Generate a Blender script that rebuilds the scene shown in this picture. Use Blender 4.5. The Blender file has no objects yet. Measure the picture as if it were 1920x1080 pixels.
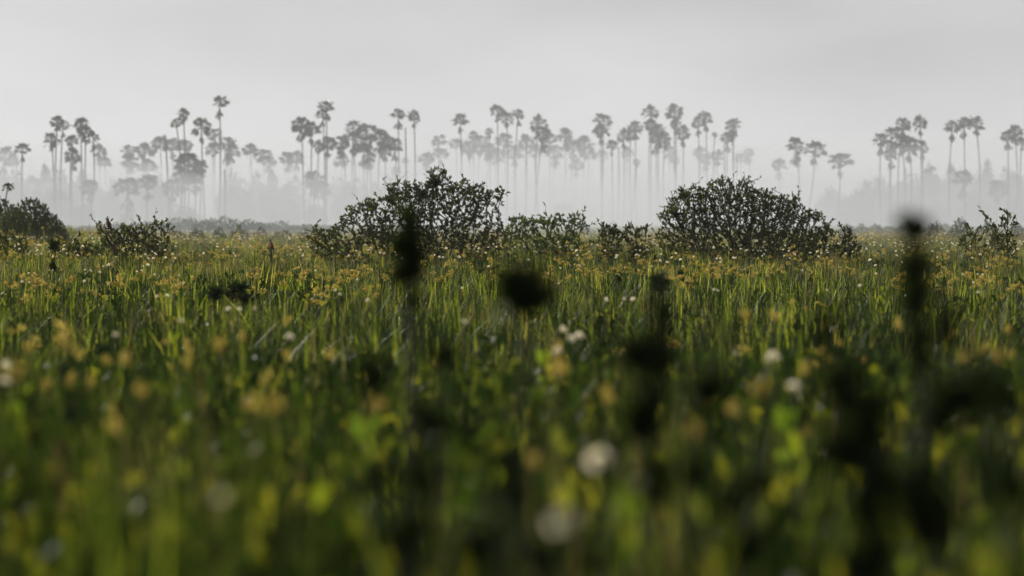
import bpy, math, random
import numpy as np
from mathutils import Vector, noise as mnoise

# ------------------------------------------------------------------ camera, world, sun, exposure
SC = bpy.context.scene
COL = SC.collection
FPX = 1920 / 36 * 100.0          # focal length in photo pixels (100 mm lens)
HOR = 408.0                      # row of the horizon
CAMZ = 2.2
FOCUS = 68.0

cam_d = bpy.data.cameras.new('camera')
cam = bpy.data.objects.new('camera', cam_d); COL.objects.link(cam)
cam.location = (0, 0, CAMZ); cam.rotation_euler = (math.pi / 2, 0, 0)
cam_d.lens = 100; cam_d.sensor_width = 36
cam_d.shift_y = -(540 - HOR) / 1920
cam_d.clip_start = 0.1; cam_d.clip_end = 8000
cam_d.dof.use_dof = True
cam_d.dof.focus_distance = FOCUS
cam_d.dof.aperture_fstop = 1.4
SC.camera = cam

SUN_AZ = math.radians(-26)       # to the left of the view direction, in front of the camera
SUN_EL = math.radians(14.5)
sun_d = bpy.data.lights.new('sun', 'SUN'); sun_d.energy = 5.0; sun_d.angle = math.radians(1.5)
sun_d.color = (1.0, 0.94, 0.82)
sun = bpy.data.objects.new('sun', sun_d); COL.objects.link(sun)
sdir = Vector((math.sin(SUN_AZ) * math.cos(SUN_EL), math.cos(SUN_AZ) * math.cos(SUN_EL), math.sin(SUN_EL)))
sun.rotation_euler = sdir.to_track_quat('Z', 'Y').to_euler()
sun.location = (0, 0, 60)

W = bpy.data.worlds.new('World'); SC.world = W; W.use_nodes = True
nt = W.node_tree; nt.nodes.clear()
out = nt.nodes.new('ShaderNodeOutputWorld'); bg = nt.nodes.new('ShaderNodeBackground')
sky = nt.nodes.new('ShaderNodeTexSky'); sky.sky_type = 'NISHITA'; sky.sun_disc = False
sky.sun_elevation = SUN_EL; sky.sun_rotation = SUN_AZ; sky.dust_density = 4.0; sky.air_density = 1.5
hs = nt.nodes.new('ShaderNodeHueSaturation'); hs.inputs['Saturation'].default_value = 0.06
nt.links.new(sky.outputs[0], hs.inputs['Color'])
tc = nt.nodes.new('ShaderNodeTexCoord'); mp = nt.nodes.new('ShaderNodeMapping')
mp.inputs['Scale'].default_value = (2.6, 2.6, 8.0)
nz = nt.nodes.new('ShaderNodeTexNoise'); nz.inputs['Scale'].default_value = 2.6
nz.inputs['Detail'].default_value = 3.0; nz.inputs['Roughness'].default_value = 0.45
nt.links.new(tc.outputs['Generated'], mp.inputs[0]); nt.links.new(mp.outputs[0], nz.inputs['Vector'])
rp = nt.nodes.new('ShaderNodeValToRGB')
rp.color_ramp.elements[0].position = 0.30; rp.color_ramp.elements[0].color = (0.55, 0.555, 0.56, 1)
rp.color_ramp.elements[1].position = 0.72; rp.color_ramp.elements[1].color = (0.73, 0.732, 0.735, 1)
nt.links.new(nz.outputs['Fac'], rp.inputs[0])
sc_ = nt.nodes.new('ShaderNodeVectorMath'); sc_.operation = 'SCALE'; sc_.inputs['Scale'].default_value = 10.0
sx = nt.nodes.new('ShaderNodeSeparateXYZ'); nt.links.new(tc.outputs['Generated'], sx.inputs[0])
hr = nt.nodes.new('ShaderNodeValToRGB'); hr.color_ramp.interpolation = 'EASE'
hr.color_ramp.elements[0].position = 0.0; hr.color_ramp.elements[0].color = (1.34, 1.34, 1.345, 1)
hr.color_ramp.elements[1].position = 0.085; hr.color_ramp.elements[1].color = (1.0, 1.0, 1.0, 1)
nt.links.new(sx.outputs['Z'], hr.inputs[0])
hm = nt.nodes.new('ShaderNodeVectorMath'); hm.operation = 'MULTIPLY'
nt.links.new(rp.outputs[0], hm.inputs[0]); nt.links.new(hr.outputs[0], hm.inputs[1])
nt.links.new(hm.outputs[0], sc_.inputs[0])
mx = nt.nodes.new('ShaderNodeMix'); mx.data_type = 'RGBA'; mx.inputs[0].default_value = 0.96
nt.links.new(hs.outputs[0], mx.inputs[6]); nt.links.new(sc_.outputs[0], mx.inputs[7])
nt.links.new(mx.outputs[2], bg.inputs['Color']); bg.inputs['Strength'].default_value = 0.10
nt.links.new(bg.outputs[0], out.inputs[0])

SC.view_settings.view_transform = 'Standard'; SC.view_settings.look = 'None'
SC.view_settings.exposure = -0.18; SC.view_settings.gamma = 1.0; SC.view_settings.use_curve_mapping = False
SC.render.engine = 'CYCLES'
cy = SC.cycles
cy.use_denoising = True
cy.max_bounces = 6; cy.diffuse_bounces = 3; cy.transmission_bounces = 3; cy.glossy_bounces = 1
cy.volume_bounces = 2; cy.transparent_max_bounces = 4
cy.use_light_tree = False

rng = np.random.default_rng(11)
random.seed(11)

def at(px, py, Y):
    """point at distance Y seen at photo pixel (px, py)"""
    return np.array([(px - 960) / FPX * Y, Y, CAMZ - (py - HOR) / FPX * Y])

# ------------------------------------------------------------------ helpers
def tag(o, label=None, cat=None, group=None, kind=None):
    if label: o['label'] = label
    if cat: o['category'] = cat
    if group: o['group'] = group
    if kind: o['kind'] = kind
    return o

def mesh_data(name, V, F, mat, tint=None, smooth=False):
    """V (n,3); F: array (m,3|4) or list of faces"""
    me = bpy.data.meshes.new(name)
    V = np.asarray(V, dtype=np.float32)
    if isinstance(F, np.ndarray):
        k = F.shape[1]; m = F.shape[0]
        me.vertices.add(len(V)); me.vertices.foreach_set('co', V.ravel())
        me.loops.add(m * k); me.loops.foreach_set('vertex_index', F.astype(np.int32).ravel())
        me.polygons.add(m)
        me.polygons.foreach_set('loop_start', np.arange(0, m * k, k, dtype=np.int32))
        me.polygons.foreach_set('loop_total', np.full(m, k, dtype=np.int32))
        me.update(calc_edges=True)
    else:
        me.from_pydata(V.tolist(), [], F); me.update()
    if tint is not None:
        a = me.attributes.new('tint', 'FLOAT', 'POINT')
        a.data.foreach_set('value', np.asarray(tint, dtype=np.float32))
    if smooth:
        me.polygons.foreach_set('use_smooth', np.ones(len(me.polygons), dtype=bool))
    if mat: me.materials.append(mat)
    return me

def obj(name, me, parent=None, loc=None):
    o = bpy.data.objects.new(name, me); COL.objects.link(o)
    if parent is not None: o.parent = parent
    if loc is not None: o.location = [float(c) for c in loc]
    return o

def empty(name, loc):
    o = bpy.data.objects.new(name, None); COL.objects.link(o); o.location = [float(c) for c in loc]
    o.empty_display_size = 0.2
    return o

class Geo:
    """collects quads"""
    def __init__(s): s.v = []; s.f = []; s.t = []; s.n = 0
    def add(s, V, F, t=0.5):
        V = np.asarray(V, float); F = np.asarray(F, int)
        s.v.append(V); s.f.append(F + s.n); s.n += len(V)
        s.t.append(np.broadcast_to(np.asarray(t, float), (len(V),)))
    def mesh(s, name, mat, smooth=False):
        return mesh_data(name, np.concatenate(s.v), np.concatenate(s.f), mat, np.concatenate(s.t), smooth)

def tube(geo, P, R, n=5, t=0.5):
    P = np.asarray(P, float); R = np.asarray(R, float); k = len(P)
    T = np.gradient(P, axis=0); T /= np.linalg.norm(T, axis=1)[:, None] + 1e-9
    ref = np.array([1.0, 0, 0]) if abs(T[0, 0]) < .8 else np.array([0, 1.0, 0])
    A = np.cross(T, ref); A /= np.linalg.norm(A, axis=1)[:, None] + 1e-9
    B = np.cross(T, A)
    a = np.linspace(0, 2 * math.pi, n, endpoint=False)
    V = P[:, None] + R[:, None, None] * (np.cos(a)[None, :, None] * A[:, None] + np.sin(a)[None, :, None] * B[:, None])
    i, j = np.meshgrid(np.arange(k - 1), np.arange(n), indexing='ij')
    j2 = (j + 1) % n
    F = np.stack([i * n + j, i * n + j2, (i + 1) * n + j2, (i + 1) * n + j], -1).reshape(-1, 4)
    geo.add(V.reshape(-1, 3), F, t)

def unit(a): return a / (np.linalg.norm(a, axis=-1, keepdims=True) + 1e-9)

def leaves(geo, P, D, L, Wd, tint, fold=0.25, r=rng, droop=0.0):
    """folded six-point leaves: P base, D direction, L length, Wd width (arrays)"""
    N = len(P); D = unit(D)
    up = unit(r.normal(size=(N, 3)) + np.array([0, 0, 0.6]))
    S = unit(np.cross(D, up)); U = np.cross(S, D)
    L = np.broadcast_to(L, (N,))[:, None]; Wd = np.broadcast_to(Wd, (N,))[:, None]
    tip = P + D * L - np.array([0, 0, 1.0]) * L * droop
    def side(s, a, w): return P + D * L * a + s * S * Wd * w * .5 + U * Wd * fold * w - np.array([0, 0, 1.0]) * L * droop * a * a
    V = np.stack([P, side(1, .3, .85), side(1, .68, .8), tip, side(-1, .68, .8), side(-1, .3, .85)], 1).reshape(-1, 3)
    b = np.arange(N)[:, None] * 6
    F = np.concatenate([b + np.array([[0, 1, 2, 3]]), b + np.array([[0, 3, 4, 5]])], 0)
    geo.add(V, F, np.repeat(tint, 6))

# ------------------------------------------------------------------ materials
def leafmat(name, ramp, trans, tmix=0.4, rough=0.5, spec=0.3, objrand=0.35):
    """leaf: ramp over per-leaf tint + per-object random; translucent share tmix with colours trans"""
    m = bpy.data.materials.new(name); m.use_nodes = True
    t = m.node_tree; t.nodes.clear()
    o = t.nodes.new('ShaderNodeOutputMaterial')
    at_ = t.nodes.new('ShaderNodeAttribute'); at_.attribute_name = 'tint'
    oi = t.nodes.new('ShaderNodeObjectInfo')
    m1 = t.nodes.new('ShaderNodeMath'); m1.operation = 'MULTIPLY_ADD'
    m1.inputs[1].default_value = objrand; 
    m0 = t.nodes.new('ShaderNodeMath'); m0.operation = 'SUBTRACT'; m0.inputs[1].default_value = 0.5
    t.links.new(oi.outputs['Random'], m0.inputs[0]); t.links.new(m0.outputs[0], m1.inputs[0])
    t.links.new(at_.outputs['Fac'], m1.inputs[2])
    def mkramp(cs):
        r = t.nodes.new('ShaderNodeValToRGB'); els = r.color_ramp.elements
        while len(els) < len(cs): els.new(0.5)
        for e, (p, c) in zip(els, cs): e.position = p; e.color = (*c, 1)
        t.links.new(m1.outputs[0], r.inputs[0]); return r
    r1 = mkramp(ramp); r2 = mkramp(trans)
    p = t.nodes.new('ShaderNodeBsdfPrincipled'); p.inputs['Roughness'].default_value = rough
    p.inputs['Specular IOR Level'].default_value = spec
    tr = t.nodes.new('ShaderNodeBsdfTranslucent')
    mix = t.nodes.new('ShaderNodeMixShader'); mix.inputs[0].default_value = tmix
    t.links.new(r1.outputs[0], p.inputs['Base Color']); t.links.new(r2.outputs[0], tr.inputs['Color'])
    t.links.new(p.outputs[0], mix.inputs[1]); t.links.new(tr.outputs[0], mix.inputs[2])
    t.links.new(mix.outputs[0], o.inputs['Surface'])
    return m

def plainmat(name, c1, c2, scale=8.0, rough=0.8, bump=0.0, spec=0.2):
    m = bpy.data.materials.new(name); m.use_nodes = True
    t = m.node_tree; p = t.nodes['Principled BSDF']
    tc = t.nodes.new('ShaderNodeTexCoord'); n = t.nodes.new('ShaderNodeTexNoise'); n.inputs['Scale'].default_value = scale
    n.inputs['Detail'].default_value = 5
    r = t.nodes.new('ShaderNodeValToRGB')
    r.color_ramp.elements[0].position = .35; r.color_ramp.elements[0].color = (*c1, 1)
    r.color_ramp.elements[1].position = .68; r.color_ramp.elements[1].color = (*c2, 1)
    t.links.new(tc.outputs['Object'], n.inputs['Vector']); t.links.new(n.outputs['Fac'], r.inputs[0])
    t.links.new(r.outputs[0], p.inputs['Base Color'])
    p.inputs['Roughness'].default_value = rough; p.inputs['Specular IOR Level'].default_value = spec
    if bump:
        b = t.nodes.new('ShaderNodeBump'); b.inputs['Strength'].default_value = bump
        t.links.new(n.outputs['Fac'], b.inputs['Height']); t.links.new(b.outputs[0], p.inputs['Normal'])
    return m

M = {}
M['reed'] = leafmat('reed_blade', [(0.1, (.006, .012, .004)), (.42, (.016, .034, .008)), (.78, (.05, .085, .014)), (1, (.13, .12, .03))],
                    [(0.1, (.010, .02, .003)), (.42, (.03, .065, .006)), (.75, (.48, .58, .03)), (1, (.78, .70, .09))], .55, .5, .12, .8)
M['fine'] = leafmat('fine_grass', [(0, (.05, .06, .015)), (.6, (.10, .10, .03)), (1, (.17, .12, .05))],
                    [(0, (.12, .16, .02)), (.6, (.24, .24, .05)), (1, (.33, .22, .08))], .45, .5, .25, .4)
M['seed'] = leafmat('sedge_seed', [(0, (.08, .045, .018)), (.5, (.17, .10, .032)), (1, (.26, .18, .06))],
                    [(0, (.32, .21, .04)), (.5, (.62, .47, .09)), (1, (.80, .66, .15))], .55, .7, .1, .3)
M['forb'] = leafmat('forb_leaf', [(0, (.010, .017, .007)), (.6, (.025, .042, .011)), (1, (.07, .09, .016))],
                    [(0, (.015, .03, .005)), (.7, (.05, .085, .007)), (1, (.52, .50, .025))], .45, .6, .05, .85)
M['bright'] = leafmat('yellow_green_leaf', [(0, (.05, .085, .012)), (1, (.12, .14, .015))],
                      [(0, (.20, .32, .015)), (1, (.46, .48, .02))], .5, .4, .3, .4)
M['bush'] = leafmat('bush_leaf', [(0, (.010, .014, .007)), (.7, (.022, .028, .010)), (1, (.06, .055, .015))],
                    [(0, (.025, .035, .005)), (.5, (.09, .11, .01)), (1, (.34, .32, .03))], .36, .45, .2, .1)
M['bushgreen'] = leafmat('green_bush_leaf', [(0, (.022, .034, .010)), (.7, (.045, .062, .014)), (1, (.09, .09, .02))],
                         [(0, (.06, .10, .01)), (.7, (.15, .20, .015)), (1, (.30, .28, .02))], .36, .45, .3, .1)
M['shrub'] = leafmat('shrub_leaf', [(0, (.022, .032, .012)), (.7, (.045, .058, .018)), (1, (.08, .08, .03))],
                     [(0, (.05, .08, .012)), (.7, (.10, .14, .02)), (1, (.2, .18, .03))], .3, .5, .2, .3)
M['dark'] = leafmat('dark_stalk_leaf', [(0, (.010, .015, .007)), (1, (.026, .036, .012))],
                    [(0, (.015, .03, .004)), (1, (.08, .13, .010))], .25, .6, .1, .15)
M['frond'] = leafmat('palm_frond', [(0, (.025, .04, .016)), (1, (.055, .075, .025))],
                     [(0, (.05, .08, .02)), (1, (.12, .15, .03))], .25, .45, .3, .3)
M['deadfrond'] = leafmat('dead_palm_frond', [(0, (.05, .034, .022)), (1, (.12, .08, .05))],
                         [(0, (.06, .04, .02)), (1, (.14, .09, .05))], .2, .8, .1, .3)
M['petal'] = leafmat('white_petal', [(0, (.78, .76, .68)), (1, (.86, .84, .77))],
                     [(0, (.90, .79, .54)), (1, (.95, .88, .68))], .62, .6, .2, .1)
M['pistil'] = plainmat('flower_centre', (.45, .32, .03), (.55, .42, .05), 60)
M['bark'] = plainmat('bush_bark', (.020, .017, .013), (.05, .042, .032), 25, .9, .3)
M['trunk'] = plainmat('palm_trunk', (.055, .048, .042), (.11, .098, .085), 3, .9, .3)
M['stem'] = plainmat('green_stem', (.03, .05, .012), (.06, .08, .02), 20, .6)
M['twig'] = plainmat('bare_twig', (.05, .04, .032), (.12, .10, .08), 20, .9)
M['soil'] = plainmat('marsh_soil', (.010, .011, .007), (.028, .026, .014), .6, .95, .3)

# ------------------------------------------------------------------ ground
def ground_z(x, y):
    """flat marsh with low swells; the camera stands on a slight rise"""
    x = np.asarray(x, float); y = np.asarray(y, float)
    return 0.10 * np.sin(x * .21 + 1.3) * np.cos(y * .13) + .05 * np.sin(x * .9 + y * .33) + .58 * np.clip(1 - y / 42, 0, 1) ** 1.4 \
        + 1.35 * np.exp(-((x + 27.5) / 5.5) ** 2 - ((y - 152) / 12) ** 2)

def near_at(px, py, h):
    """point seen at (px, py) that stands h above the meadow floor"""
    d = 20.0
    for _ in range(40):
        g = .58 * max(0, min(1, 1 - d / 42)) ** 1.4
        d = .5 * d + .5 * max(3.5, (CAMZ - g - h) * FPX / max(py - HOR, 8))
    return d

def build_ground():
    xs = np.unique(np.concatenate([np.linspace(-1500, -140, 18), np.linspace(-140, 140, 150), np.linspace(140, 1500, 18)]))
    ys = np.unique(np.concatenate([np.linspace(-300, -20, 6), np.linspace(-20, 250, 150), np.linspace(250, 2600, 40)]))
    X, Y = np.meshgrid(xs, ys)
    Z = ground_z(X, Y)
    V = np.stack([X, Y, Z], -1).reshape(-1, 3)
    nx = len(xs); i, j = np.meshgrid(np.arange(len(ys) - 1), np.arange(nx - 1), indexing='ij')
    a = i * nx + j
    F = np.stack([a, a + 1, a + nx + 1, a + nx], -1).reshape(-1, 4)
    o = obj('ground', mesh_data('ground', V, F, M['soil'], smooth=True))
    tag(o, 'dark wet marsh soil under the reeds', None, None, 'structure')
build_ground()

# ------------------------------------------------------------------ haze
def volmat(name, dens, g, col=(.90, .935, .985)):
    m = bpy.data.materials.new(name); m.use_nodes = True
    t = m.node_tree; t.nodes.clear()
    o = t.nodes.new('ShaderNodeOutputMaterial'); v = t.nodes.new('ShaderNodeVolumePrincipled')
    v.inputs['Color'].default_value = (*col, 1); v.inputs['Density'].default_value = dens
    v.inputs['Anisotropy'].default_value = g
    t.links.new(v.outputs[0], o.inputs['Volume'])
    return m

def build_haze():
    x0, x1, y0, y1, z0, z1 = -1600, 1600, -400, 2700, -1.5, 34
    V = [(x, y, z) for z in (z0, z1) for y in (y0, y1) for x in (x0, x1)]
    F = [(0, 2, 3, 1), (4, 5, 7, 6), (0, 1, 5, 4), (2, 6, 7, 3), (0, 4, 6, 2), (1, 3, 7, 5)]
    o = obj('haze', mesh_data('haze', V, F, volmat('haze_air', 0.00016, 0.1)))
    tag(o, 'pale morning haze filling the air over the marsh', None, None, 'stuff')

def mist_bank(name, y0, rise, top, dens, wob, seed, label):
    """bank of mist whose front slopes back, so that it thins upward; wavy top and front"""
    xs = np.linspace(-430, 430, 87); ys = np.linspace(y0 - 60, 1100, 80)
    X, Y = np.meshgrid(xs, ys)
    n = np.array([[mnoise.noise((x * .011, y * .006, seed)) for x in xs] for y in ys])
    n2 = np.array([[mnoise.noise((x * .035, y * .015, seed + 6.6)) for x in xs] for y in ys])
    t = np.clip((Y - y0 + wob * n + wob * .4 * n2) / rise, 0, 1)
    edge = np.clip((1100 - Y) / 60, 0, 1) * np.clip((430 - np.abs(X)) / 40, 0, 1)
    H = top * t * (1 + (.30 * n + .18 * n2) * min(1, 14 / top)) * edge
    V1 = np.stack([X, Y, np.minimum(H, 33) + .05], -1).reshape(-1, 3)
    V0 = np.stack([X, Y, np.full_like(X, -.6)], -1).reshape(-1, 3)
    nx, ny = len(xs), len(ys); N = nx * ny
    i, j = np.meshgrid(np.arange(ny - 1), np.arange(nx - 1), indexing='ij')
    a = (i * nx + j).ravel()
    top_ = np.stack([a, a + 1, a + nx + 1, a + nx], -1)
    bot = np.stack([a, a + nx, a + nx + 1, a + 1], -1) + N
    e = np.arange(nx - 1); f = np.arange(ny - 1) * nx
    s1 = np.stack([e, e + N, e + 1 + N, e + 1], -1)
    b = (ny - 1) * nx
    s2 = np.stack([b + e, b + e + 1, b + e + 1 + N, b + e + N], -1)
    s3 = np.stack([f, f + nx, f + nx + N, f + N], -1)
    s4 = np.stack([f + nx - 1, f + nx - 1 + N, f + 2 * nx - 1 + N, f + 2 * nx - 1], -1)
    F = np.concatenate([top_, bot, s1, s2, s3, s4])
    o = obj(name, mesh_data(name, np.concatenate([V1, V0]), F, volmat(name + '_air', dens, 0.1)))
    tag(o, label, None, None, 'stuff')
def build_mist():
    mist_bank('mist', 105, 250, 32, 0.00085, 60, 3.1, 'pale mist standing among the palms across the background')
    mist_bank('ground_mist', 185, 320, 11, 0.0036, 60, 7.3, 'low white mist lying round the feet of the palms')
    mist_bank('drifting_mist', 195, 400, 21, 0.0023, 90, 15.2, 'thin drifting mist half way up the palm trunks')
build_haze()
build_mist()

# ------------------------------------------------------------------ palms
def fan_leaf(geo, base, d, plen, rad, tint, r, spread=1.9, droop=0.0, n=9):
    """one fan-shaped palm leaf on its stalk"""
    d = d / np.linalg.norm(d)
    up = np.array([0, 0, 1.0]) + r.normal(size=3) * .25
    s = np.cross(d, up); s /= np.linalg.norm(s) + 1e-9
    u = np.cross(s, d)
    hub = base + d * plen - np.array([0, 0, droop * plen])
    w = .03
    geo.add([base + s * w, base - s * w, hub - s * w, hub + s * w], [[0, 1, 2, 3]], tint * .6)
    roll = r.normal() * .4
    s2 = s * math.cos(roll) + u * math.sin(roll)
    for k in range(n):
        a = (k / (n - 1) - .5) * spread * 1.1
        dd = d * math.cos(a) + s2 * math.sin(a)
        L = rad * (1 - .22 * abs(a)) * r.uniform(.85, 1.1)
        nrm = np.cross(dd, np.cross(s2, d)); nrm /= np.linalg.norm(nrm) + 1e-9
        tip = hub + dd * L - np.array([0, 0, 1.0]) * L * r.uniform(.12, .4)
        mid = hub + dd * L * .55
        wd = L * .145
        geo.add([hub, mid + nrm * wd, tip, mid - nrm * wd], [[0, 1, 2, 3]], tint)

def crown_mesh(seed, full=1.0, n=46):
    r = np.random.default_rng(seed); g = Geo()
    for k in range(int(n * full)):
        az = k * 2.399 + r.normal() * .3
        q = (k + .5) / (n * full)
        el = math.radians(80 - 112 * q ** .9 + r.normal() * 13)
        d = np.array([math.cos(az) * math.cos(el), math.sin(az) * math.cos(el), math.sin(el)])
        fan_leaf(g, np.array([0, 0, -.05]) + d * .05, d, r.uniform(.3, .72), r.uniform(.42, .72), r.uniform(.1, .9), r, droop=.1 + .35 * q)
    return g.mesh('palm_crown', M['frond'])

def skirt_mesh(seed, n=14, long=1.0):
    r = np.random.default_rng(seed); g = Geo()
    for k in range(n):
        az = r.uniform(0, 6.28); el = math.radians(r.uniform(-85, -50))
        d = np.array([math.cos(az) * math.cos(el), math.sin(az) * math.cos(el), math.sin(el)])
        fan_leaf(g, np.array([0, 0, -r.uniform(.1, .35)]), d, r.uniform(.3, .7) * long, r.uniform(.35, .6), r.uniform(0, 1), r, spread=1.2, droop=.2, n=7)
    return g.mesh('palm_dead_fronds', M['deadfrond'])

CROWNS = [crown_mesh(100 + k, random.uniform(.8, 1.1)) for k in range(7)]
BUSHYCROWNS = [crown_mesh(140 + k, 1.5, 36) for k in range(3)]
SKIRTS = [skirt_mesh(170 + k, 10 + 2 * k, 1 + .15 * k) for k in range(5)]
DEPTHJ = random.Random(5)

ORD = ['first', 'second', 'third', 'fourth', 'fifth', 'sixth', 'seventh', 'eighth', 'ninth', 'tenth', 'eleventh', 'twelfth',
       'thirteenth', 'fourteenth', 'fifteenth', 'sixteenth', 'seventeenth', 'eighteenth']

def palm(cx, cy, w, depth, basex=None, skirt=1, label='', group='', kind='palm', thick=1.0):
    """cx, cy: crown centre in the photo, w: crown width in photo pixels; depth in metres"""
    c = at(cx, cy, depth); bx = (cx if basex is None else basex)
    b = at(bx, cy, depth); b[2] = -.1 + float(ground_z(b[0], b[1]))
    s = w / FPX * depth / 1.88
    root = empty('palm_tree', b)
    g = Geo(); k = 9
    tt = np.linspace(0, 1, k)
    top = c - b
    bend = DEPTHJ.uniform(-.35, .35) * (1 if abs(bx - cx) < 4 else 2.0)
    P = tt[:, None] * top + np.stack([np.sin(tt * math.pi) * bend, np.zeros(k), np.zeros(k)], -1)
    h = top[2]
    R = np.where(tt < .08, .16, .118 - .03 * tt) * (1 if h > 12 else 1.1) * thick
    tube(g, P, R, 7)
    obj('trunk', g.mesh('palm_trunk', M['trunk'], True), root)
    cr = obj('crown', (BUSHYCROWNS if kind == 'bushy' else CROWNS)[DEPTHJ.randrange(3 if kind == 'bushy' else 7)], root, top)
    cr.rotation_euler = (DEPTHJ.uniform(-.3, .3), DEPTHJ.uniform(-.3, .3), DEPTHJ.uniform(0, 6.28))
    cr.scale = (s * DEPTHJ.uniform(.95, 1.15), s * DEPTHJ.uniform(.95, 1.15), s * DEPTHJ.uniform(.75, 1.0))
    if skirt:
        sk = obj('dead_fronds', SKIRTS[DEPTHJ.randrange(5)], root, top - np.array([0, 0, .25 * s + .5 * (skirt == 2)]))
        sk.rotation_euler = (0, 0, DEPTHJ.uniform(0, 6.28)); q = s * DEPTHJ.uniform(.75, 1.05); sk.scale = (q * .85, q * .85, q)
    tag(root, label, 'palm', group)
    return root

# (cx, cy, crown width, depth[, base x, skirt])
PALM_CLUMPS = [
    ('dark clump near the left edge', [(97, 260, 27, 440, 101), (107, 226, 24, 440, 108), (118, 234, 26, 440, 115, 2), (135, 262, 24, 446, 133, 1),
                          (136, 291, 30, 436, 137, 2), (152, 232, 26, 440, 155, 1), (160, 246, 26, 440, 147, 1), (174, 257, 24, 440, 163, 2), (167, 350, 30, 430, 166, 2)]),
    ('pair of short palms left of the mist-hidden shrubs', [(240, 349, 44, 430, 241, 2), (278, 341, 34, 430, 277, 2)]),
    ('open group left of the centre with the tallest palm', [(330, 230, 22, 450, 335, 0), (344, 212, 21, 450, 345, 1), (378, 237, 36, 440, 386, 2), (412, 189, 27, 445, 410, 2)]),
    ('low bushy clump under the tall left palms', [(352, 301, 40, 462, 350, 1), (342, 328, 34, 455, 343, 1), (366, 330, 34, 458, 364, 1), (322, 350, 36, 452, 324, 1), (376, 312, 26, 462, 372, 1)]),
    ('double-headed pair left of the large bush', [(566, 234, 34, 465, 572, 1), (584, 241, 30, 465, 579, 2)]),
    ('ragged pair with long dead fronds above the centre-left thicket', [(612, 198, 28, 470, 611, 2), (605, 213, 22, 470, 606, 2)]),
    ('dense thicket above the large leafy bush', [(598, 271, 20, 505, 601, 1), (614, 268, 28, 505, 612, 2), (640, 266, 34, 520, 644, 1), (662, 235, 25, 520, 660, 1),
                          (664, 258, 36, 525, 668, 1), (686, 247, 38, 520, 680, 1), (682, 277, 32, 528, 690, 2), (694, 294, 24, 510, 698, 1), (712, 256, 38, 520, 708, 1), (722, 282, 26, 520, 720, 1), (740, 270, 28, 515, 736, 2)]),
    ('slim pair right of the dense thicket', [(747, 213, 23, 490, 752, 2), (776, 216, 25, 490, 775, 2)]),
    ('low palms in the mist left of the large bush', [(588, 336, 42, 480, 588, 1), (604, 352, 30, 484, 603, 1)]),
    ('lone misty row above the middle of the field', [(863, 223, 27, 540, 863, 2), (887, 252, 15, 640, 886, 1), (917, 246, 15, 600, 917, 1), (932, 206, 27, 550, 931, 2), (950, 219, 24, 555, 949, 1), (972, 213, 23, 555, 967, 2), (1009, 229, 34, 550, 1013, 1), (1018, 249, 30, 550, 1002, 2)]),
    ('misty stand left of the rounded bush', [(1131, 223, 29, 570, 1126, 1), (1127, 244, 27, 565, 1130, 2), (1147, 271, 22, 570, 1149, 2), (1169, 253, 27, 570, 1168, 2), (1182, 256, 18, 575, 1184, 0), (1191, 238, 28, 570, 1181, 1), (1193, 303, 13, 575, 1194, 1)]),
    ('misty cluster behind the rounded bush', [(1220, 208, 29, 560, 1218, 1), (1222, 234, 26, 560, 1223, 1), (1234, 244, 32, 562, 1239, 2), (1229, 262, 24, 565, 1230, 2), (1247, 259, 24, 560, 1246, 1), (1264, 209, 31, 565, 1272, 1), (1267, 233, 21, 565, 1260, 1), (1281, 248, 27, 560, 1280, 2)]),
    ('misty group above the rounded bush', [(1310, 228, 25, 575, 1315, 2), (1323, 219, 27, 575, 1322, 2), (1340, 252, 10, 575, 1341, 0), (1374, 231, 28, 575, 1369, 1), (1363, 257, 24, 575, 1362, 2), (1372, 249, 18, 575, 1376, 1)]),
    ('loose row right of the rounded bush', [(1460, 307, 26, 600, 1459, 2), (1492, 270, 34, 500, 1496, 2), (1529, 277, 33, 500, 1511, 2), (1575, 299, 38, 490, 1567, 2)]),
    ('tall clump right of centre behind the dark blurred stalk', [(1652, 260, 27, 480, 1652, 2), (1671, 248, 27, 480, 1670, 2), (1671, 288, 27, 478, 1669, 2), (1692, 233, 29, 482, 1688, 1), (1690, 264, 30, 484, 1694, 2), (1704, 270, 36, 480, 1700, 2), (1725, 228, 27, 480, 1726, 2), (1728, 273, 26, 480, 1727, 2)]),
    ('tall trio near the right edge', [(1785, 236, 28, 478, 1780, 2), (1808, 229, 29, 480, 1812, 2), (1830, 230, 30, 476, 1834, 1)]),
    ('clump at the right edge', [(1890, 252, 26, 470, 1890, 2), (1903, 246, 27, 475, 1905, 1), (1916, 266, 24, 470, 1916, 1)]),
    ('short bushy palms near the right edge', [(1806, 332, 36, 470, 1808, 2), (1872, 352, 38, 480, 1871, 1)]),
]
for name, ps in PALM_CLUMPS:
    order = sorted(range(len(ps)), key=lambda i: ps[i][0])
    for rank, i in enumerate(order):
        p = ps[i]; base = p[4] if len(p) > 4 else None; sk = p[5] if len(p) > 5 else 1
        bushy = 'bushy' in name or 'short palms' in name
        lab = f'{ORD[rank]} palm from left in the {name}'
        palm(p[0], p[1], p[2], p[3], base, sk, lab, 'fan palms rising out of the mist', 'bushy' if bushy else 'palm')
p = palm(42, 277, 24, 425, 43, 2, 'lone slim palm with a hanging brown tuft at far left', 'fan palms rising out of the mist')
p = palm(66, 341, 22, 520, 65, 1, 'small faint palm left of the dark left clump', 'fan palms rising out of the mist')
p = palm(15, 349, 20, 150, 14, 0, 'small green palm standing on the bank at the left edge', 'fan palms rising out of the mist', thick=.3)

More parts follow.
